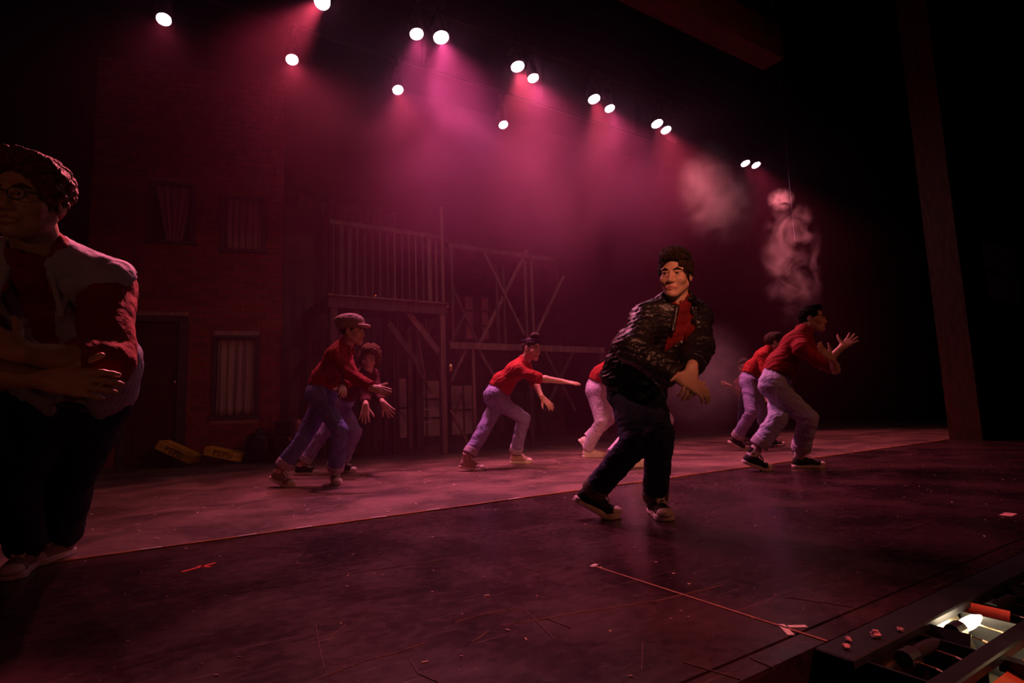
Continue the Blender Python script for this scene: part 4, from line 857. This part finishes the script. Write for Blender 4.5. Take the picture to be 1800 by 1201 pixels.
POSE = {
 'lead': {
  'j': {'pelvis': [0.68, 3.25, 0.719], 'waist': [0.726, 3.2, 0.853], 'chest': [0.848, 3.13, 1.039], 'neck': [0.911, 3.08, 1.156], 'head': [0.89, 3.0, 1.31], 'shR': [0.737, 3.05, 1.076], 'shL': [1.039, 3.18, 1.101], 'elR': [0.613, 2.9, 0.91], 'wrR': [0.814, 2.76, 0.738], 'elL': [0.977, 2.98, 0.917], 'wrL': [0.874, 2.78, 0.801], 'hipR': [0.644, 3.27, 0.698], 'hipL': [0.746, 3.22, 0.687], 'kneR': [0.633, 3.05, 0.423], 'kneL': [0.749, 3.0, 0.463]},
  'face': [-0.5, -0.86, -0.1],
  'hup': [0.1, 0, 1],
  'footR': [[0.489, 3.291, 0.0], [1, -0.12], 30, 0],
  'handR': {'d': [0.8, -0.15, -0.5], 'n': [0.35, -0.75, 0.55], 'curl': 32, 'spread': 5},
  'footL': [[0.796, 3.219, 0.0], [0.06, -1], 0, 0],
  'handL': {'d': [-0.2, -0.3, -0.93], 'n': [0.35, -0.9, 0.25], 'curl': 30, 'spread': 6, 'thumb': 62},
 },
 'cap': {
  'j': {'pelvis': [-1.781, 5.25, 0.837], 'waist': [-1.739, 5.25, 0.956], 'chest': [-1.62, 5.22, 1.145], 'neck': [-1.536, 5.22, 1.268], 'head': [-1.461, 5.18, 1.382], 'shR': [-1.606, 5.06, 1.161], 'shL': [-1.6, 5.4, 1.176], 'elR': [-1.435, 4.98, 0.982], 'wrR': [-1.224, 4.93, 0.848], 'elL': [-1.491, 5.32, 0.967], 'wrL': [-1.537, 5.12, 0.881], 'hipR': [-1.771, 5.16, 0.799], 'hipL': [-1.758, 5.34, 0.802], 'kneR': [-1.55, 5.08, 0.489], 'kneL': [-1.942, 5.27, 0.418]},
  'face': [0.985, -0.16, -0.06],
  'hup': [0.05, 0, 1],
  'footR': [[-1.632, 5.264, 0.0], [0.4, -0.92], 0, 0],
  'handR': {'d': [0.93, -0.15, -0.28], 'n': [0.15, -0.9, 0.35], 'curl': 8, 'spread': 4},
  'footL': [[-2.071, 5.225, 0.0], [1, -0.28], 22, 0],
  'handL': {'d': [0.3, -0.8, -0.5], 'n': [0.6, -0.3, 0.7], 'curl': 18, 'spread': 4},
 },
 'girl': {
  'j': {'pelvis': [-1.889, 6.25, 0.788], 'waist': [-1.8, 6.2, 0.889], 'chest': [-1.612, 6.08, 1.006], 'neck': [-1.548, 6.02, 1.061], 'head': [-1.492, 5.92, 1.201], 'shR': [-1.588, 5.92, 1.003], 'shL': [-1.531, 6.22, 1.042], 'elR': [-1.52, 5.84, 0.81], 'wrR': [-1.468, 5.66, 0.714], 'elL': [-1.445, 6.06, 0.824], 'wrL': [-1.35, 5.88, 0.735], 'hipR': [-1.892, 6.16, 0.756], 'hipL': [-1.878, 6.34, 0.764], 'kneR': [-1.693, 6.08, 0.437], 'kneL': [-2.083, 6.22, 0.421]},
  'face': [0.08, -0.95, -0.26],
  'hup': [0.2, -0.2, 1],
  'footR': [[-1.806, 6.282, 0.0], [0.9, -0.45], 0, 0],
  'handR': {'d': [-0.05, -0.3, -0.95], 'n': [0.1, -0.95, 0.25], 'curl': 10, 'spread': 11},
  'footL': [[-2.191, 6.186, 0.0], [1, -0.2], 0, 0],
  'handL': {'d': [0.62, -0.25, -0.72], 'n': [-0.2, -0.9, 0.3], 'curl': 10, 'spread': 11},
 },
 'mid': {
  'j': {'pelvis': [-0.194, 6.25, 0.791], 'waist': [-0.116, 6.25, 0.9], 'chest': [0.026, 6.22, 1.037], 'neck': [0.123, 6.2, 1.132], 'head': [0.207, 6.14, 1.26], 'shR': [0.044, 6.05, 1.037], 'shL': [0.143, 6.4, 1.07], 'elR': [0.261, 5.98, 0.935], 'wrR': [0.513, 5.94, 0.889], 'elL': [0.241, 6.3, 0.896], 'wrL': [0.296, 6.12, 0.74], 'hipR': [-0.229, 6.15, 0.759], 'hipL': [-0.147, 6.33, 0.766], 'kneR': [0.102, 6.36, 0.513], 'kneL': [-0.335, 6.12, 0.413]},
  'face': [0.78, -0.6, -0.14],
  'hup': [0.2, 0, 1],
  'footR': [[0.101, 6.613, 0.0], [0.9, -0.45], 0, 0],
  'handR': {'d': [0.97, -0.05, -0.18], 'n': [0.1, -0.35, 0.93], 'curl': 4, 'spread': 4},
  'footL': [[-0.412, 6.005, 0.0], [1, -0.12], 10, 0],
  'handL': {'d': [0.66, -0.25, -0.7], 'n': [0.5, -0.75, 0.4], 'curl': 8, 'spread': 9},
 },
 'pale': {
  'j': {'pelvis': [1.027, 7.1, 0.847], 'waist': [1.091, 7.1, 0.986], 'chest': [1.351, 7.05, 1.243], 'neck': [1.458, 7.02, 1.35], 'head': [1.611, 7.0, 1.499], 'shR': [1.349, 6.88, 1.276], 'shL': [1.489, 7.22, 1.313], 'elR': [1.431, 6.8, 1.067], 'wrR': [1.605, 6.72, 1.095], 'elL': [1.56, 7.2, 1.12], 'wrL': [1.741, 7.1, 1.163], 'hipR': [0.991, 7.02, 0.79], 'hipL': [1.092, 7.18, 0.79], 'kneR': [1.034, 6.92, 0.43], 'kneL': [1.164, 7.12, 0.449]},
  'face': [0.9, -0.4, -0.05],
  'hup': [0.1, 0, 1],
  'footR': [[1.001, 7.08, 0.0], [1, -0.2], 0, 0],
  'handR': {'d': [0.9, -0.1, 0.1], 'n': [0.1, -0.9, 0.3], 'curl': 10, 'spread': 6},
  'footL': [[0.893, 7.14, 0.061], [1, -0.15], 5, 46],
  'handL': {'d': [0.9, -0.1, 0.2], 'n': [0.1, -0.9, 0.3], 'curl': 10, 'spread': 6},
 },
 'veiled': {
  'j': {'pelvis': [1.249, 5.8, 0.799], 'waist': [1.294, 5.78, 0.946], 'chest': [1.413, 5.74, 1.153], 'neck': [1.487, 5.72, 1.299], 'head': [1.566, 5.68, 1.442], 'shR': [1.346, 5.55, 1.17], 'shL': [1.521, 5.88, 1.211], 'elR': [1.409, 5.5, 0.963], 'wrR': [1.59, 5.46, 1.031], 'elL': [1.572, 5.85, 1.029], 'wrL': [1.74, 5.8, 1.124], 'hipR': [1.27, 5.72, 0.767], 'hipL': [1.321, 5.9, 0.759], 'kneR': [1.48, 5.62, 0.468], 'kneL': [1.15, 5.76, 0.341]},
  'face': [0.9, -0.4, -0.05],
  'hup': [0.1, 0, 1],
  'footR': [[1.276, 5.831, 0.0], [1, -0.2], 0, 0],
  'handR': {'d': [0.8, -0.1, 0.3], 'n': [0.1, -0.9, 0.3], 'curl': 20, 'spread': 6},
  'footL': [[1.029, 5.645, 0.0], [1, -0.2], 15, 0],
  'handL': {'d': [0.8, -0.1, 0.3], 'n': [0.1, -0.9, 0.3], 'curl': 20, 'spread': 6},
 },
 'front': {
  'j': {'pelvis': [2.409, 5.25, 0.795], 'waist': [2.473, 5.25, 0.93], 'chest': [2.596, 5.22, 1.112], 'neck': [2.691, 5.22, 1.231], 'head': [2.777, 5.2, 1.352], 'shR': [2.56, 5.03, 1.072], 'shL': [2.774, 5.36, 1.132], 'elR': [2.871, 5.08, 0.873], 'wrR': [2.731, 4.86, 0.95], 'elL': [2.921, 5.36, 0.927], 'wrL': [3.092, 5.33, 1.091], 'hipR': [2.324, 5.15, 0.753], 'hipL': [2.488, 5.35, 0.75], 'kneR': [2.562, 5.03, 0.452], 'kneL': [2.34, 5.12, 0.458]},
  'face': [0.82, -0.57, -0.05],
  'hup': [0.08, 0, 1],
  'footR': [[2.696, 5.245, 0.0], [1, -0.3], 0, 0],
  'handR': {'d': [-0.72, -0.1, 0.66], 'n': [-0.25, 0.9, -0.3], 'curl': 10, 'spread': 7},
  'footL': [[2.187, 5.173, 0.0], [1, -0.18], 24, 0],
  'handL': {'d': [0.8, 0, 0.55], 'n': [0.35, 0.75, -0.5], 'curl': 6, 'spread': 15, 'thumb': 75},
 },
 'rear': {
  'j': {'pelvis': [3.057, 7.4, 0.882], 'waist': [3.128, 7.4, 1.02], 'chest': [3.242, 7.36, 1.169], 'neck': [3.318, 7.33, 1.259], 'head': [3.386, 7.3, 1.357], 'shR': [3.165, 7.2, 1.165], 'shL': [3.392, 7.54, 1.21], 'elR': [3.146, 7.1, 0.95], 'wrR': [3.207, 6.95, 0.973], 'elL': [3.408, 7.5, 1.002], 'wrL': [3.51, 7.4, 1.066], 'hipR': [3.005, 7.3, 0.836], 'hipL': [3.146, 7.48, 0.839], 'kneR': [2.936, 7.12, 0.471], 'kneL': [3.18, 7.38, 0.439]},
  'face': [0.96, -0.22, -0.05],
  'hup': [0.05, 0, 1],
  'footR': [[2.855, 7.333, 0.0], [1, -0.2], 34, 0],
  'handR': {'d': [0.4, -0.4, 0.7], 'n': [0.1, -0.9, 0.3], 'curl': 10, 'spread': 6},
  'footL': [[3.514, 7.745, 0.0], [1, -0.1], 0, 0],
  'handL': {'d': [0.4, -0.3, 0.7], 'n': [0.1, -0.9, 0.3], 'curl': 10, 'spread': 6},
 },
 'dim': {
  'j': {'pelvis': [3.562, 8.7, 0.643], 'waist': [3.556, 8.68, 0.772], 'chest': [3.517, 8.62, 0.908], 'neck': [3.492, 8.58, 1.002], 'head': [3.46, 8.52, 1.119], 'shR': [3.388, 8.6, 0.895], 'shL': [3.594, 8.56, 0.894], 'elR': [3.343, 8.5, 0.723], 'wrR': [3.173, 8.36, 0.842], 'elL': [3.605, 8.5, 0.722], 'wrL': [3.564, 8.3, 0.653], 'hipR': [3.482, 8.66, 0.602], 'hipL': [3.594, 8.66, 0.598], 'kneR': [3.434, 8.7, 0.339], 'kneL': [3.657, 8.7, 0.331]},
  'face': [-0.35, -0.92, -0.1],
  'hup': [0, 0, 1],
  'footR': [[3.58, 9.048, 0.0], [-0.3, -0.95], 0, 0],
  'handR': {'d': [-0.8, -0.4, 0.4], 'n': [0.1, -0.7, 0.7], 'curl': 12, 'spread': 7},
  'footL': [[3.788, 9.077, 0.0], [0.4, -0.9], 0, 0],
  'handL': {'d': [0.6, -0.6, -0.3], 'n': [0.1, -0.9, 0.3], 'curl': 12, 'spread': 6},
 },
 'near': {
  'j': {'pelvis': [-1.725, 2.24, 0.748], 'waist': [-1.625, 2.13, 0.852], 'chest': [-1.558, 1.92, 1.04], 'neck': [-1.491, 1.76, 1.155], 'head': [-1.453, 1.66, 1.309], 'shR': [-1.723, 1.8, 1.079], 'shL': [-1.345, 1.86, 1.079], 'elR': [-1.629, 1.66, 0.808], 'wrR': [-1.282, 1.56, 0.752], 'elL': [-1.218, 1.7, 0.808], 'wrL': [-1.301, 1.5, 0.822], 'hipR': [-1.774, 2.16, 0.715], 'hipL': [-1.672, 2.28, 0.713], 'kneR': [-1.999, 2.28, 0.406], 'kneL': [-1.935, 2.5, 0.395]},
  'face': [0.18, -0.97, -0.16],
  'hup': [0.05, 0, 1],
  'footR': [[-2.119, 2.482, 0.0], [0.45, -0.88], 0, 0],
  'handR': {'d': [0.9, 0.1, -0.1], 'n': [0.1, -0.9, 0.2], 'curl': 22, 'spread': 4},
  'footL': [[-2.186, 2.703, 0.0], [0.1, -1], 0, 0],
  'handL': {'d': [-0.85, -0.1, 0.4], 'n': [0.1, -0.8, 0.5], 'curl': 18, 'spread': 5},
 },
}

# ------------------------------------------------------------------ the cast
T1, T2, T3 = (0.58, 0.34, 0.25), (0.62, 0.38, 0.29), (0.28, 0.15, 0.10)
SK, SW, ST_, SG = (M_canvasK, M_rubber, M_lace), (M_canvasW, M_rubber, M_lace), (M_canvasT, M_rubber, M_lace), (M_canvasG, M_rubber, M_lace)
person('lead', 'dancer in a black leather jacket over red shirt, crouching with hands crossed, centre stage', T1, dict(hair='curly', hair_mat=M_hairK, hres=0.0026, ares=0.0038, jeans=M_denD, cuff_mat=M_cuffD, shirt=M_red3, jacket=True, blouse=0, sleeve=1.5, high=True, shoe=SK, jr=0.007, sr=0.009, lw=1.0, girth=1.0, gaze=(-0.55, -0.8, -0.02), open=0, foot=1.06, leg=0.95, fold=0.005, hem=0.01))
person('cap', 'dancer in a grey newsboy cap and long-sleeved red shirt, arms reaching right', T2, dict(hair='capped', hair_mat=M_hairB, hand=0.95, jeans=M_den, cuff_mat=M_cuffL, shirt=M_red2, sleeve=1.93, shoe=SG, girth=0.92, open=1, hem=0.055))
person('girl', 'dancer with bushy auburn hair peering out beside the capped dancer, arms hanging forward', T2, dict(hair='bushy', hair_mat=M_hairA, jeans=M_denI, cuff_mat=M_cuffL, shirt=M_darkshirt, sleeve=1.75, shoe=SK, girth=0.88, collar=False, jr=0.009, sr=0.009, hem=0.07, belt=False))
person('mid', 'dancer with a hair bun and headband, lunging right in a red shirt with rolled sleeves', T2, dict(hair='bun', hair_mat=M_hairB, jeans=M_denI, cuff_mat=M_cuffL, shirt=M_red, sleeve=1.02, roll=True, shoe=ST_, high=True, girth=0.90, hem=0.07, belt=False, open=1))
person('pale', 'dancer in pale jeans and white sneakers, one heel raised, half hidden by the leather jacket', T2, dict(hair='short', hair_mat=M_hairB, jeans=M_denP, shirt=M_red, sleeve=1.0, shoe=SW, girth=0.92, jr=0.009, sr=0.010, hres=0.006, ares=0.006, fold=0.008, hem=0.02))
person('veiled', 'dancer almost wholly hidden behind the leather-jacketed dancer, one white sneaker showing', T2, dict(hair='short', hair_mat=M_hairB, jeans=M_denP, shirt=M_red, sleeve=1.0, shoe=SW, girth=0.86, jr=0.010, sr=0.011, hres=0.006, ares=0.006, hem=0.03))
person('front', 'dancer with a black quiff and light jeans, hands crossed before him, at the right', T1, dict(hair='quiff', hair_mat=M_hairJ, jeans=M_denL, cuff_mat=M_cuffL, shirt=M_red2, sleeve=0.9, roll=True, shoe=SK, high=True, badge=1, sock=M_sock, girth=0.97, jr=0.0075, hres=0.0036, open=1, leg=1.08, hem=0.105))
person('rear', 'dancer in bright red shirt and black high-top sneakers, behind the dancer with the quiff', T2, dict(hair='short', hair_mat=M_hairB, jeans=M_denI, cuff_mat=M_cuffL, shirt=M_red, sleeve=1.0, shoe=SK, high=True, badge=1, girth=0.90, jr=0.009, sr=0.009, hres=0.005, hem=0.03))
person('dim', 'dim figure in dark clothes standing far back in the smoke, one forearm raised', T3, dict(hair='short', hair_mat=M_hairK, jeans=M_denD, shirt=M_darkshirt, sleeve=1.0, shoe=SK, girth=0.85, jr=0.012, sr=0.012, hres=0.006, ares=0.006))
person('near', 'near dancer with curly hair and glasses, denim vest over red shirt, arms folded', T1, dict(hair='curly', hair_mat=M_hairC, hres=0.0028, ares=0.004, jeans=M_denD, shirt=M_red2, vest=True, blouse=0, sfold=0.0055, sleeve=1.45, glasses=True, shoe=SG, high=True, girth=1.16, wide=0.006, mouth=0.006, gaze=(-0.45, -0.88, -0.05), leg=1.05, hem=0.02))
SEAM_TABS = [(0.047, 3.418), (0.482, 3.418), (0.773, 3.418), (1.206, 3.418), (1.562, 3.418), (3.707, 3.418), (2.174, 3.418)]
SCUFFS = [[(0.368, 1.483), (0.493, 1.515), (0.583, 1.51), (0.667, 1.524)], [(0.894, 1.501), (1.033, 1.466), (1.2, 1.426), (1.413, 1.368), (1.694, 1.343)], [(0.801, 1.608), (0.903, 1.617), (1.014, 1.593)], [(0.457, 1.861), (0.421, 1.671), (0.399, 1.538)], [(0.466, 1.734), (0.534, 1.8)], [(1.028, 1.582), (0.988, 1.433), (0.96, 1.326)], [(1.033, 1.466), (1.046, 1.36)], [(1.124, 1.025), (1.158, 0.89)], [(1.286, 1.948), (1.301, 1.835)], [(1.27, 0.942), (1.268, 0.878)], [(0.272, 2.371), (0.461, 2.344), (0.761, 2.334), (1.088, 2.281)], [(2.162, 3.385), (2.02, 3.067)], [(0.91, 4.463), (0.866, 3.901)], [(1.743, 1.144), (1.813, 0.969)], [(1.134, 1.168), (1.013, 1.053)], [(0.771, 1.448), (0.848, 1.488)], [(0.591, 1.452), (0.577, 1.365), (0.597, 1.296)]]

# ------------------------------------------------------------------ footlight trough in the stage edge
M_gelO = mat('orange_gel_sheet', (0.85, 0.20, 0.05), 0.5, var=0.3, scale=9); M_gelR = mat('red_gel_sheet', (0.75, 0.05, 0.03), 0.5, var=0.2, scale=9)
M_bulb = mat('lit_footlight_bulb', (1, 0.95, 0.85), 0.2, emit=((1.0, 0.80, 0.52), 22.0)); M_refl = mat('worn_reflector', (0.75, 0.62, 0.42), 0.22, metal=1.0, var=0.2, scale=20)
ft = empty('footlight_trough', S(0, 0), STAGE_ROT); tag(ft, 'black steel footlight trough sunk along the stage edge, one unit lit', 'footlights')
part(ft, 'upstage_rail', M_steel, lambda b: b.box((3.6, 0.836, -0.012), (4.3, 0.094, 0.026), bev=0.004))
part(ft, 'downstage_rail', M_steel, lambda b: b.box((3.6, 0.622, -0.012), (4.3, 0.046, 0.026), bev=0.004))
part(ft, 'back_wall', M_steel, lambda b: b.box((3.6, 0.872, -0.14), (4.3, 0.012, 0.26)))
part(ft, 'bottom', M_steel, lambda b: b.box((3.6, 0.66, -0.27), (4.3, 0.44, 0.012)))
for i in range(8):
    u = 1.52 + i*0.28
    part(ft, 'divider', M_steel, lambda b: b.box((u, 0.72, -0.13), (0.008, 0.15, 0.22)))
for i in range(7):
    u = 1.66 + i*0.28; lit = (i == 1)
    fx = part(ft, 'reflector', M_refl, lambda b: b.poly([(u - 0.12, 0.80, -0.02), (u + 0.12, 0.80, -0.02), (u + 0.12, 0.73, -0.17), (u - 0.12, 0.73, -0.17)], (0, 0.004, 0)).poly([(u - 0.12, 0.73, -0.17), (u + 0.12, 0.73, -0.17), (u + 0.12, 0.66, -0.18), (u - 0.12, 0.66, -0.18)], (0, 0, -0.004)))
    part(ft, 'bulb', M_bulb if lit else M_void, lambda b: b.lathe([(0, -0.07), (0.009, -0.065), (0.015, -0.04), (0.017, 0.0), (0.015, 0.04), (0.008, 0.075), (0, 0.10)], 14, Matrix.Translation((u + 0.05, 0.745, -0.022)) @ Matrix.Rotation(math.pi/2, 4, 'Y')))
    part(ft, 'socket', M_steel, lambda b: b.tube((u - 0.06, 0.745, -0.022), (u - 0.01, 0.745, -0.022), 0.022))
    for x_ in (-0.05, 0.06): part(ft, 'wire_guard', M_zip, lambda b: b.path([(u + x_, 0.65, -0.03), (u + x_ + 0.03, 0.69, -0.035), (u + x_ + 0.03, 0.76, -0.03)], 0.0025))
    g_ = part(ft, 'gel_frame', M_gelR if i == 1 else M_steel, lambda b: b.box((u + 0.19, 0.745, -0.04), (0.004, 0.10, 0.07), Matrix.Rotation(0.5, 3, 'Y')))
    part(ft, 'front_gel', M_gelO, lambda b: b.box((u, 0.525, -0.06), (0.24, 0.14, 0.004), Matrix.Rotation(0.3, 3, 'X')))
    part(ft, 'front_bar', M_steel, lambda b: b.box((u + 0.125, 0.535, -0.03), (0.030, 0.15, 0.03)))
for u in (1.94, 1.72):
    l = bpy.data.lights.new('footlight_bulb_and_fill', 'POINT'); l.energy = 0.55 if u > 1.8 else 0.12; l.color = (1.0, 0.70, 0.38); l.shadow_soft_size = 0.02; lo_ = bpy.data.objects.new('footlight_bulb_and_fill', l); COL.objects.link(lo_); lo_.location = S(u + 0.02, 0.69, -0.03) if u > 1.8 else S(1.85, 0.54, 0.03)  # the weaker second light has no bulb, added to light the orange gels
# floor tape and scuffs
def tape(u, v, ang, L, W_, m, label, group=None, z=0.0):
    t = MB().box((0, 0, 0.0012 + z), (L, W_, 0.0014)).obj('floor_tape', m, None, S(u, v), (0, 0, STAGE_ROT + ang)); tag(t, label, 'tape', group); return t
gS = 'white tape tabs along the stage seam'
from_px = [(-0.02, 3.6), (0.49, 3.62)]
for k, (u, v) in enumerate(sorted(SEAM_TABS)): tape(u, v, random.uniform(-0.1, 0.1), 0.09, 0.016, M_tapeW, 'white tape tab on the yellow stage seam, %s from the left' % ('first second third fourth fifth sixth seventh'.split()[k]), gS, 0.007)
tape(1.512, 1.345, math.pi/2, 0.92, 0.008, mat('brown_tape', (0.36, 0.16, 0.11), 0.6, var=0.3, scale=20), 'long thin brown tape line running upstage from the footlights')
tape(1.517, 1.81, 0.4, 0.04, 0.018, M_tapeW, 'small white tape scrap at the upstage end of the brown tape line')
tape(0.216, 2.866, 0.5, 0.15, 0.018, M_tapeR, 'long arm of the red tape cross on the dark apron'); tape(0.235, 2.866, -0.9, 0.07, 0.018, M_tapeR, 'short arm of the red tape cross on the dark apron')
tape(3.745, 1.169, 0.05, 0.10, 0.05, mat('pink_tape', (0.95, 0.45, 0.42), 0.6), 'bright pink tape mark at the right edge of the apron')
tape(1.50, 0.99, 0.9, 0.075, 0.018, M_tapeW, 'white tape scrap bent by the near end of the footlights'); tape(1.545, 0.985, -0.6, 0.05, 0.016, M_tapeW, 'smaller white tape scrap beside the bent one')
M_pinkscrap = mat('pink_scrap', (0.85, 0.42, 0.42), 0.6, var=0.2, scale=40)
for k, (su, sv, z, r) in enumerate([(1.40, 0.74, 0.035, 0.009), (1.45, 0.76, 0.03, 0.008), (1.53, 0.73, 0.03, 0.013), (1.62, 0.71, 0.03, 0.008)]):
    b = bmesh.new(); bmesh.ops.create_icosphere(b, subdivisions=2, radius=r)
    for v in b.verts: v.co *= random.uniform(0.65, 1.25); v.co.z *= 0.8
    me = bpy.data.meshes.new('crumpled_gel'); b.to_mesh(me); b.free()
    o = link('crumpled_gel', me, M_pinkscrap, None, S(su + 0.1, sv + 0.09, 0.002 + r*0.7)); tag(o, ['pink crumpled scrap farthest left on the footlight rail', 'small crumpled scrap second along the footlight rail', 'largest crumpled scrap on the footlight rail', 'crumpled scrap nearest the lit footlight'][k], 'scrap', 'crumpled scraps on the footlight rail')
# scuff lines: thin ridges worn into the apron paint
M_scuff = mat('scuffed_paint', (0.26, 0.14, 0.12), 0.6, var=0.4, scale=30)
for pts in SCUFFS:
    b = MB()
    for a, c in zip(pts[:-1], pts[1:]): b.bar((a[0], a[1], 0.0008), (c[0], c[1], 0.0008), 0.0030, 0.0012)
    b.obj('scuff_line', M_scuff, floor_apron)
b = bmesh.new()
for i in range(700):
    u, v = random.uniform(-1.5, 7.5), random.choice([random.uniform(3.5, 6.5), random.uniform(1.0, 3.4)]); p = S(u, v, 0.002); s_ = random.uniform(0.003, 0.013)*(1.3 if v > 3.4 else 0.6)
    bmesh.ops.create_cube(b, size=1.0, matrix=Matrix.Translation(p) @ Matrix.Rotation(random.uniform(0, 6.28), 4, 'Z') @ Matrix.Diagonal((s_*random.uniform(1, 3), s_*0.7, 0.002, 1)))
me = bpy.data.meshes.new('floor_debris'); b.to_mesh(me); b.free(); o = link('floor_debris', me, mat('paper_flecks', (0.70, 0.50, 0.46), 0.8, var=0.3, scale=30)); tag(o, 'tiny flecks of paper and paint scattered on the stage floor', 'debris', kind='stuff')

# ------------------------------------------------------------------ things by the brick wall
M_crate = mat('yellow_crate_paint', (0.80, 0.56, 0.04), 0.6, var=0.25, scale=8, stretch=(1, 6, 6)); M_ink = mat('dark_crate_lettering', (0.06, 0.03, 0.02), 0.7)
def crate(loc, rot, label):
    e = bpy.data.objects.new('drinks_crate', None); COL.objects.link(e); e.location = loc; e.rotation_euler = rot; tag(e, label, 'crate', 'yellow drinks crates by the brick wall')
    for y in (-0.15, 0.15):
        for z in (0.03, 0.09): MB().box((0, y, z), (0.50, 0.014, 0.054), bev=0.003).obj('side_slat', M_crate, e)
    for x in (-0.243, 0.243): MB().box((x, 0, 0.06), (0.014, 0.29, 0.115), bev=0.003).obj('end_board', M_crate, e)
    for y in (-0.09, 0, 0.09): MB().box((0, y, 0.006), (0.47, 0.07, 0.010)).obj('bottom_slat', M_crate, e)
    c = bpy.data.curves.new('lettering', 'FONT'); c.body = 'PEPSI'; c.size = 0.105; c.extrude = 0.0015; c.align_x = 'CENTER'; c.align_y = 'CENTER'; c.space_character = 1.12
    t = bpy.data.objects.new('lettering', c); COL.objects.link(t); t.parent = e; t.location = (0, -0.1585, 0.06); t.rotation_euler = (math.pi/2, 0, 0); c.materials.append(M_ink)
    me = bpy.data.meshes.new_from_object(t); bpy.data.objects.remove(t); link('lettering', me, None, e, (0, -0.1585, 0.06), (math.pi/2, 0, 0))
    return e
crate((-4.64, 7.90, 0.145), (0, math.radians(27), 0.12), 'yellow crate lying tilted at the left, its lettering facing the stage')
crate((-4.08, 8.09, 0.078), (0, math.radians(15), 0.22), 'yellow crate lying tilted against the other, nearer the window')
e = empty('prop_box', (-4.94, 7.92, 0), 0.1); tag(e, 'dark wooden box holding up the left yellow crate', 'box')
part(e, 'carcass', M_steel, lambda b: b.box((0, 0, 0.06), (0.20, 0.24, 0.12), bev=0.004)); part(e, 'lid', M_steel, lambda b: b.box((0, 0, 0.127), (0.22, 0.26, 0.014), bev=0.003))
def lump(name, c, r, m, seed, amp=0.03):
    g = SDF(np.array(c) - np.array(r) - 0.05, np.array(c) + np.array(r) + 0.08, 0.02); g.ell(c, r); g.cone((c[0], c[1], c[2] + r[2]*0.8), (c[0] + 0.02, c[1], c[2] + r[2]*1.15), 0.06, 0.03, 0.05); g.ripple(amp, 22, seed, th=0.1); g.cut((0, 0, 0.002), (0, 0, -1))
    org = np.array([c[0], c[1], 0]); o = link(name, np_mesh(name, [g.net()], [m], org)); o.location = org; return o
M_bag = mat('black_plastic_bag', (0.012, 0.011, 0.013), 0.35, var=0.2, bump=0.4, bscale=20)
tag(lump('rubbish_bag', (-3.64, 8.17, 0.20), (0.20, 0.19, 0.24), M_bag, 3, 0.02), 'full black rubbish bag slumped at the foot of the brick wall', 'rubbish bag')
e = empty('black_trunk', (-3.19, 8.22, 0), 0.2); tag(e, 'low black trunk with a tin on top, beside the rubbish bag', 'trunk')
part(e, 'body', M_black, lambda b: b.box((0, 0, 0.16), (0.46, 0.26, 0.32), bev=0.01)); part(e, 'lid', M_steel, lambda b: b.box((0, 0, 0.335), (0.48, 0.28, 0.04), bev=0.008)); part(e, 'latch', M_zip, lambda b: b.box((0.0, -0.145, 0.31), (0.04, 0.012, 0.05)))
e = empty('square_bucket', (-3.31, 8.19, 0.355), 0.2); tag(e, 'black square bucket standing on the trunk, left of the tin', 'bucket')
part(e, 'body', M_black, lambda b: b.box((0, 0, 0.10), (0.18, 0.18, 0.20), bev=0.01)); part(e, 'rim', M_steel, lambda b: b.box((0, 0, 0.205), (0.195, 0.195, 0.014), bev=0.003))
e = empty('metal_tin', (-3.11, 8.23, 0.355), 0.0); tag(e, 'pale metal tin standing on the black trunk', 'tin')
M_tin = mat('tinplate', (0.72, 0.55, 0.55), 0.35, metal=0.6)
part(e, 'body', M_tin, lambda b: b.lathe([(0, 0), (0.062, 0.0), (0.065, 0.006), (0.062, 0.012), (0.062, 0.21), (0.066, 0.216), (0.062, 0.225), (0.0, 0.222)], 18)); part(e, 'label_band', mat('tin_paper', (0.5, 0.3, 0.3), 0.7), lambda b: b.lathe([(0.0635, 0.05), (0.0635, 0.17)], 18))
